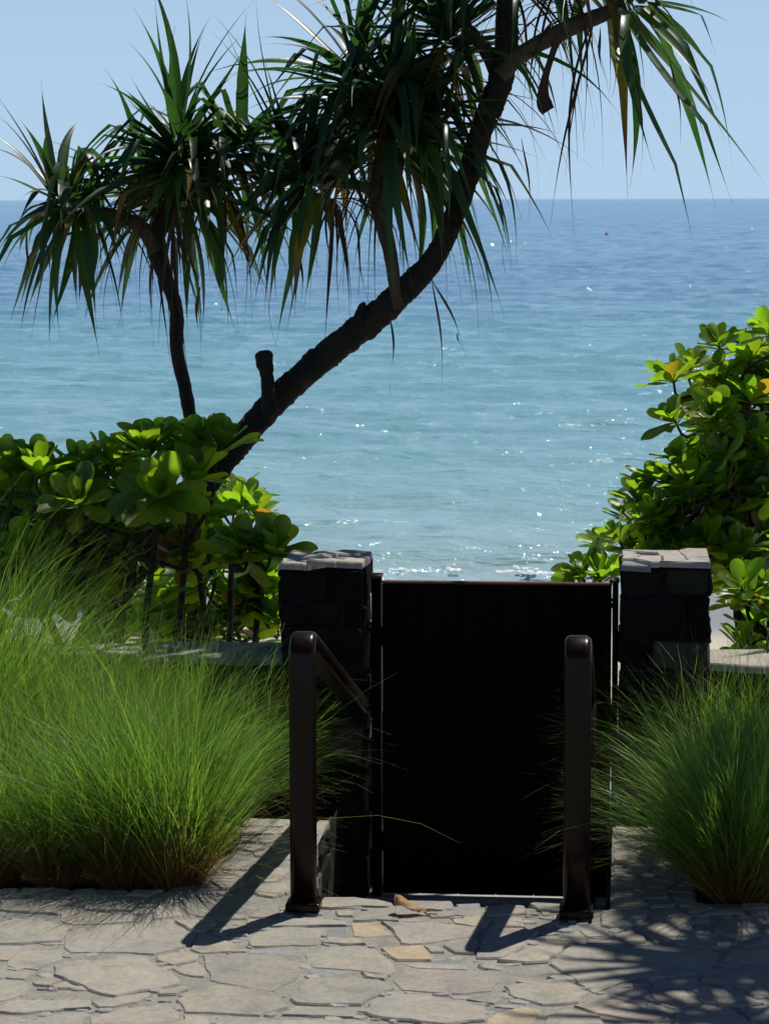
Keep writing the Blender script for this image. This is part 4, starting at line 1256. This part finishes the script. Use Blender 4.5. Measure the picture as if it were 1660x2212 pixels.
shrub('beach_shrub', (b0.x, 12.7, float(beach_z(12.7))), 'tall bright green shrub with glossy leaves rising behind the right pillar', W, roots, 'broad leaved shrubs behind the wall')
W = [(at_y(1256, 1240, 11.75), (-0.35, -0.2, 1), 11, .15, 0), (at_y(1295, 1248, 11.7), (-0.1, -0.2, 1), 12, .14, 0), (at_y(1322, 1240, 11.8), (0.2, 0, 1), 10, .13, 0), (at_y(1250, 1275, 11.7), (-0.7, -.2, .5), 10, .13, 0)]
b0 = at_y(1290, 1420, 11.75)
shrub('beach_shrub', (b0.x, 11.75, LAND_Z), 'small bright leafy sprig showing above the top of the gate', W, [at_y(1288, 1330, 11.75)], 'broad leaved shrubs behind the wall')
W = []
for (x, y) in ((1585, 1300), (1620, 1290), (1650, 1320), (1600, 1392), (1650, 1390), (1625, 1350), (1690, 1360), (1690, 1300), (1600, 1270)):
    W.append((at_y(x, y, R.uniform(11.6, 12.2)), up(j=0.6), 11, R.uniform(.12, .16), 0.05))
b0 = at_y(1630, 1440, 11.9)
shrub('beach_shrub', (b0.x, 11.9, -0.05), 'low leafy shrub growing over the right wall cap', W, [at_y(1600, 1400, 11.8), at_y(1660, 1380, 11.9)], 'broad leaved shrubs behind the wall')

# ------------------------------------------------------------------ fountain grass
def grass_clump(px, py, H, N, label, lean=(0, 0), rb=0.075, z=-0.05, w=0.0027, spread=1.0, low=True):
    b = at_z(px, py, z)
    o = empty('grass_clump', (b.x, b.y, z), label, 'grass clump', 'clumps of fountain grass in the planting beds')
    def blades(N, H, name, w, inc_lo, inc_hi, seed, mat=None):
        rg = np.random.default_rng(seed)
        n = 7
        az = rg.uniform(0, 2 * math.pi, N)
        r = rb * np.sqrt(rg.uniform(0, 1, N))
        base = np.stack([r * np.cos(az), r * np.sin(az), np.zeros(N)], -1)
        az2 = az + rg.normal(0, 1.1, N)
        tf = rg.integers(0, 6, N)                     # tufts, each combed its own way
        tl = rg.normal(0, 0.40, (6, 2)); ts = rg.uniform(0.78, 1.2, 6)
        inc = np.radians(inc_lo + (inc_hi - inc_lo) * rg.uniform(0, 1, N) ** 0.8)
        d = np.stack([np.sin(inc) * np.cos(az2) + lean[0] * 0.35 + tl[tf, 0] * 0.6, np.sin(inc) * np.sin(az2) + lean[1] * 0.35 + tl[tf, 1] * 0.6, np.cos(inc)], -1)
        d /= np.linalg.norm(d, axis=1, keepdims=True)
        L = H * rg.uniform(0.6, 1.3, N) * 1.25 * ts[tf]
        droop = rg.uniform(0.8, 4.6, N) * spread
        out_dir = np.stack([np.cos(az2) * 0.55 + lean[0] + tl[tf, 0] * 1.6, np.sin(az2) * 0.55 + lean[1] + tl[tf, 1] * 1.6, np.zeros(N)], -1)
        P = np.zeros((n + 1, N, 3)); T = np.zeros((n + 1, N, 3))
        p = base.copy()
        for i in range(n + 1):
            t = i / n
            P[i] = p; T[i] = d
            p = p + d * (L / n)[:, None]
            d = d + rg.normal(0, 0.05, (N, 3))
            d = d + (np.array([0, 0, -1.0]) * 0.30 + out_dir * 0.13) * (droop * (0.05 + 1.5 * t ** 1.4))[:, None] / n * 2.4
            d /= np.linalg.norm(d, axis=1, keepdims=True)
        P[:, :, 2] = np.maximum(P[:, :, 2], 0.052 + 0.004)
        P[0, :, 2] = 0.0
        rot = rg.uniform(0, 2 * math.pi, N)
        sv = np.stack([np.cos(rot), np.sin(rot), np.zeros(N)], -1)
        V = np.zeros((n + 1, 2, N, 3))
        for i in range(n + 1):
            t = i / n
            wd = w * rg.uniform(0.7, 1.3, N) * (1.0 if t < 0.55 else max(0.12, (1 - t) / 0.45))
            V[i, 0] = P[i] - sv * wd[:, None] / 2
            V[i, 1] = P[i] + sv * wd[:, None] / 2
        idx = np.arange((n + 1) * 2 * N).reshape(n + 1, 2, N)
        Q = np.stack([idx[:-1, 0], idx[:-1, 1], idx[1:, 1], idx[1:, 0]], -1).reshape(-1, 4)
        rn = rg.integers(0, 64, N) / 64 + 0.004
        U = np.zeros((n + 1, 2, N, 2))
        U[..., 0] = rn[None, None, :]
        U[..., 1] = (np.arange(n + 1) / n)[:, None, None]
        me = quads_mesh(name, V.reshape(-1, 3), Q, mat or M['grass'], U.reshape(-1, 2))
        return link(bpy.data.objects.new(name, me), o)
    s = GS[0]; GS[0] += 2
    blades(N // 12, H * 0.8, 'dead_blades', w, 6, 60, s + 900, M['grass_dead'])['kind'] = 'stuff'
    blades(N, H, 'blades', w, 2, 34, s)['kind'] = 'stuff'
    if low: blades(N // 6, H * 0.85, 'low_blades', w, 20, 58, s + 500)['kind'] = 'stuff'
    blades(max(24, N // 45), H * 1.2, 'tall_blades', w * 1.5, 5, 45, s + 1)['kind'] = 'stuff'
    return o
GS = [40]
G1 = [
    (385, 1928, .54, 2100, 'front grass clump with a brown base at the paving corner', (.22, -.05)),
    (265, 1918, .52, 1900, 'front grass clump second from the paving corner', (.1, -.05)),
    (120, 1915, .40, 1100, 'short dark front grass clump left of the brown based pair', (-.05, -.05)),
    (-5, 1905, .46, 1300, 'dark front grass clump at the far left edge', (-.05, -.05)),
    (400, 1830, .50, 2100, 'bright grass clump leaning over the side paving', (.4, 0)),
    (285, 1820, .52, 2100, 'bright grass clump in the middle of the left bed', (.1, 0)),
    (160, 1815, .50, 2000, 'middle row grass clump in the left bed', (-.1, 0)),
    (40, 1812, .52, 1800, 'middle row grass clump near the left edge', (0, 0)),
    (540, 1735, .46, 2100, 'grass clump arching over the stairs from the left', (.65, 0)),
    (425, 1728, .47, 2000, 'back grass clump below the low left wall', (.3, 0)),
    (320, 1728, .46, 1900, 'back grass clump in front of the layered slab wall', (.1, 0)),
    (215, 1726, .48, 1900, 'back grass clump under the left shrub', (-.15, 0)),
    (110, 1728, .52, 2100, 'tall back grass clump on the left', (-.15, 0)),
    (15, 1726, .70, 2400, 'tallest back grass clump at the left edge against the shrub', (.05, 0)),
    (-90, 1760, .84, 1900, 'very tall grass clump beyond the left edge', (.35, 0)),
    (1595, 1960, .52, 2200, 'large front grass clump right of the right handrail', (-.5, 0)),
    (1700, 1940, .46, 1500, 'front grass clump cut by the right edge of the view', (-.1, 0)),
    (1570, 1850, .50, 1800, 'middle grass clump in the right bed', (-.65, 0)),
    (1680, 1840, .46, 1700, 'middle grass clump at the right edge', (-.1, 0)),
    (1510, 1735, .46, 1900, 'back grass clump under the right pillar', (-.8, 0)),
    (1420, 1728, .38, 1100, 'sparse grass clump arching toward the gate from the right', (-.7, 0)),
    (1610, 1732, .42, 1800, 'back grass clump below the right wall cap', (-.25, 0)),
    (1700, 1735, .46, 1500, 'back grass clump at the far right edge', (0, 0)),
]
for (x, y, H, N, lab, lean) in G1:
    grass_clump(x, y, H, N, lab, lean, low=(y < 1800))

print('flagstones', NST[0])
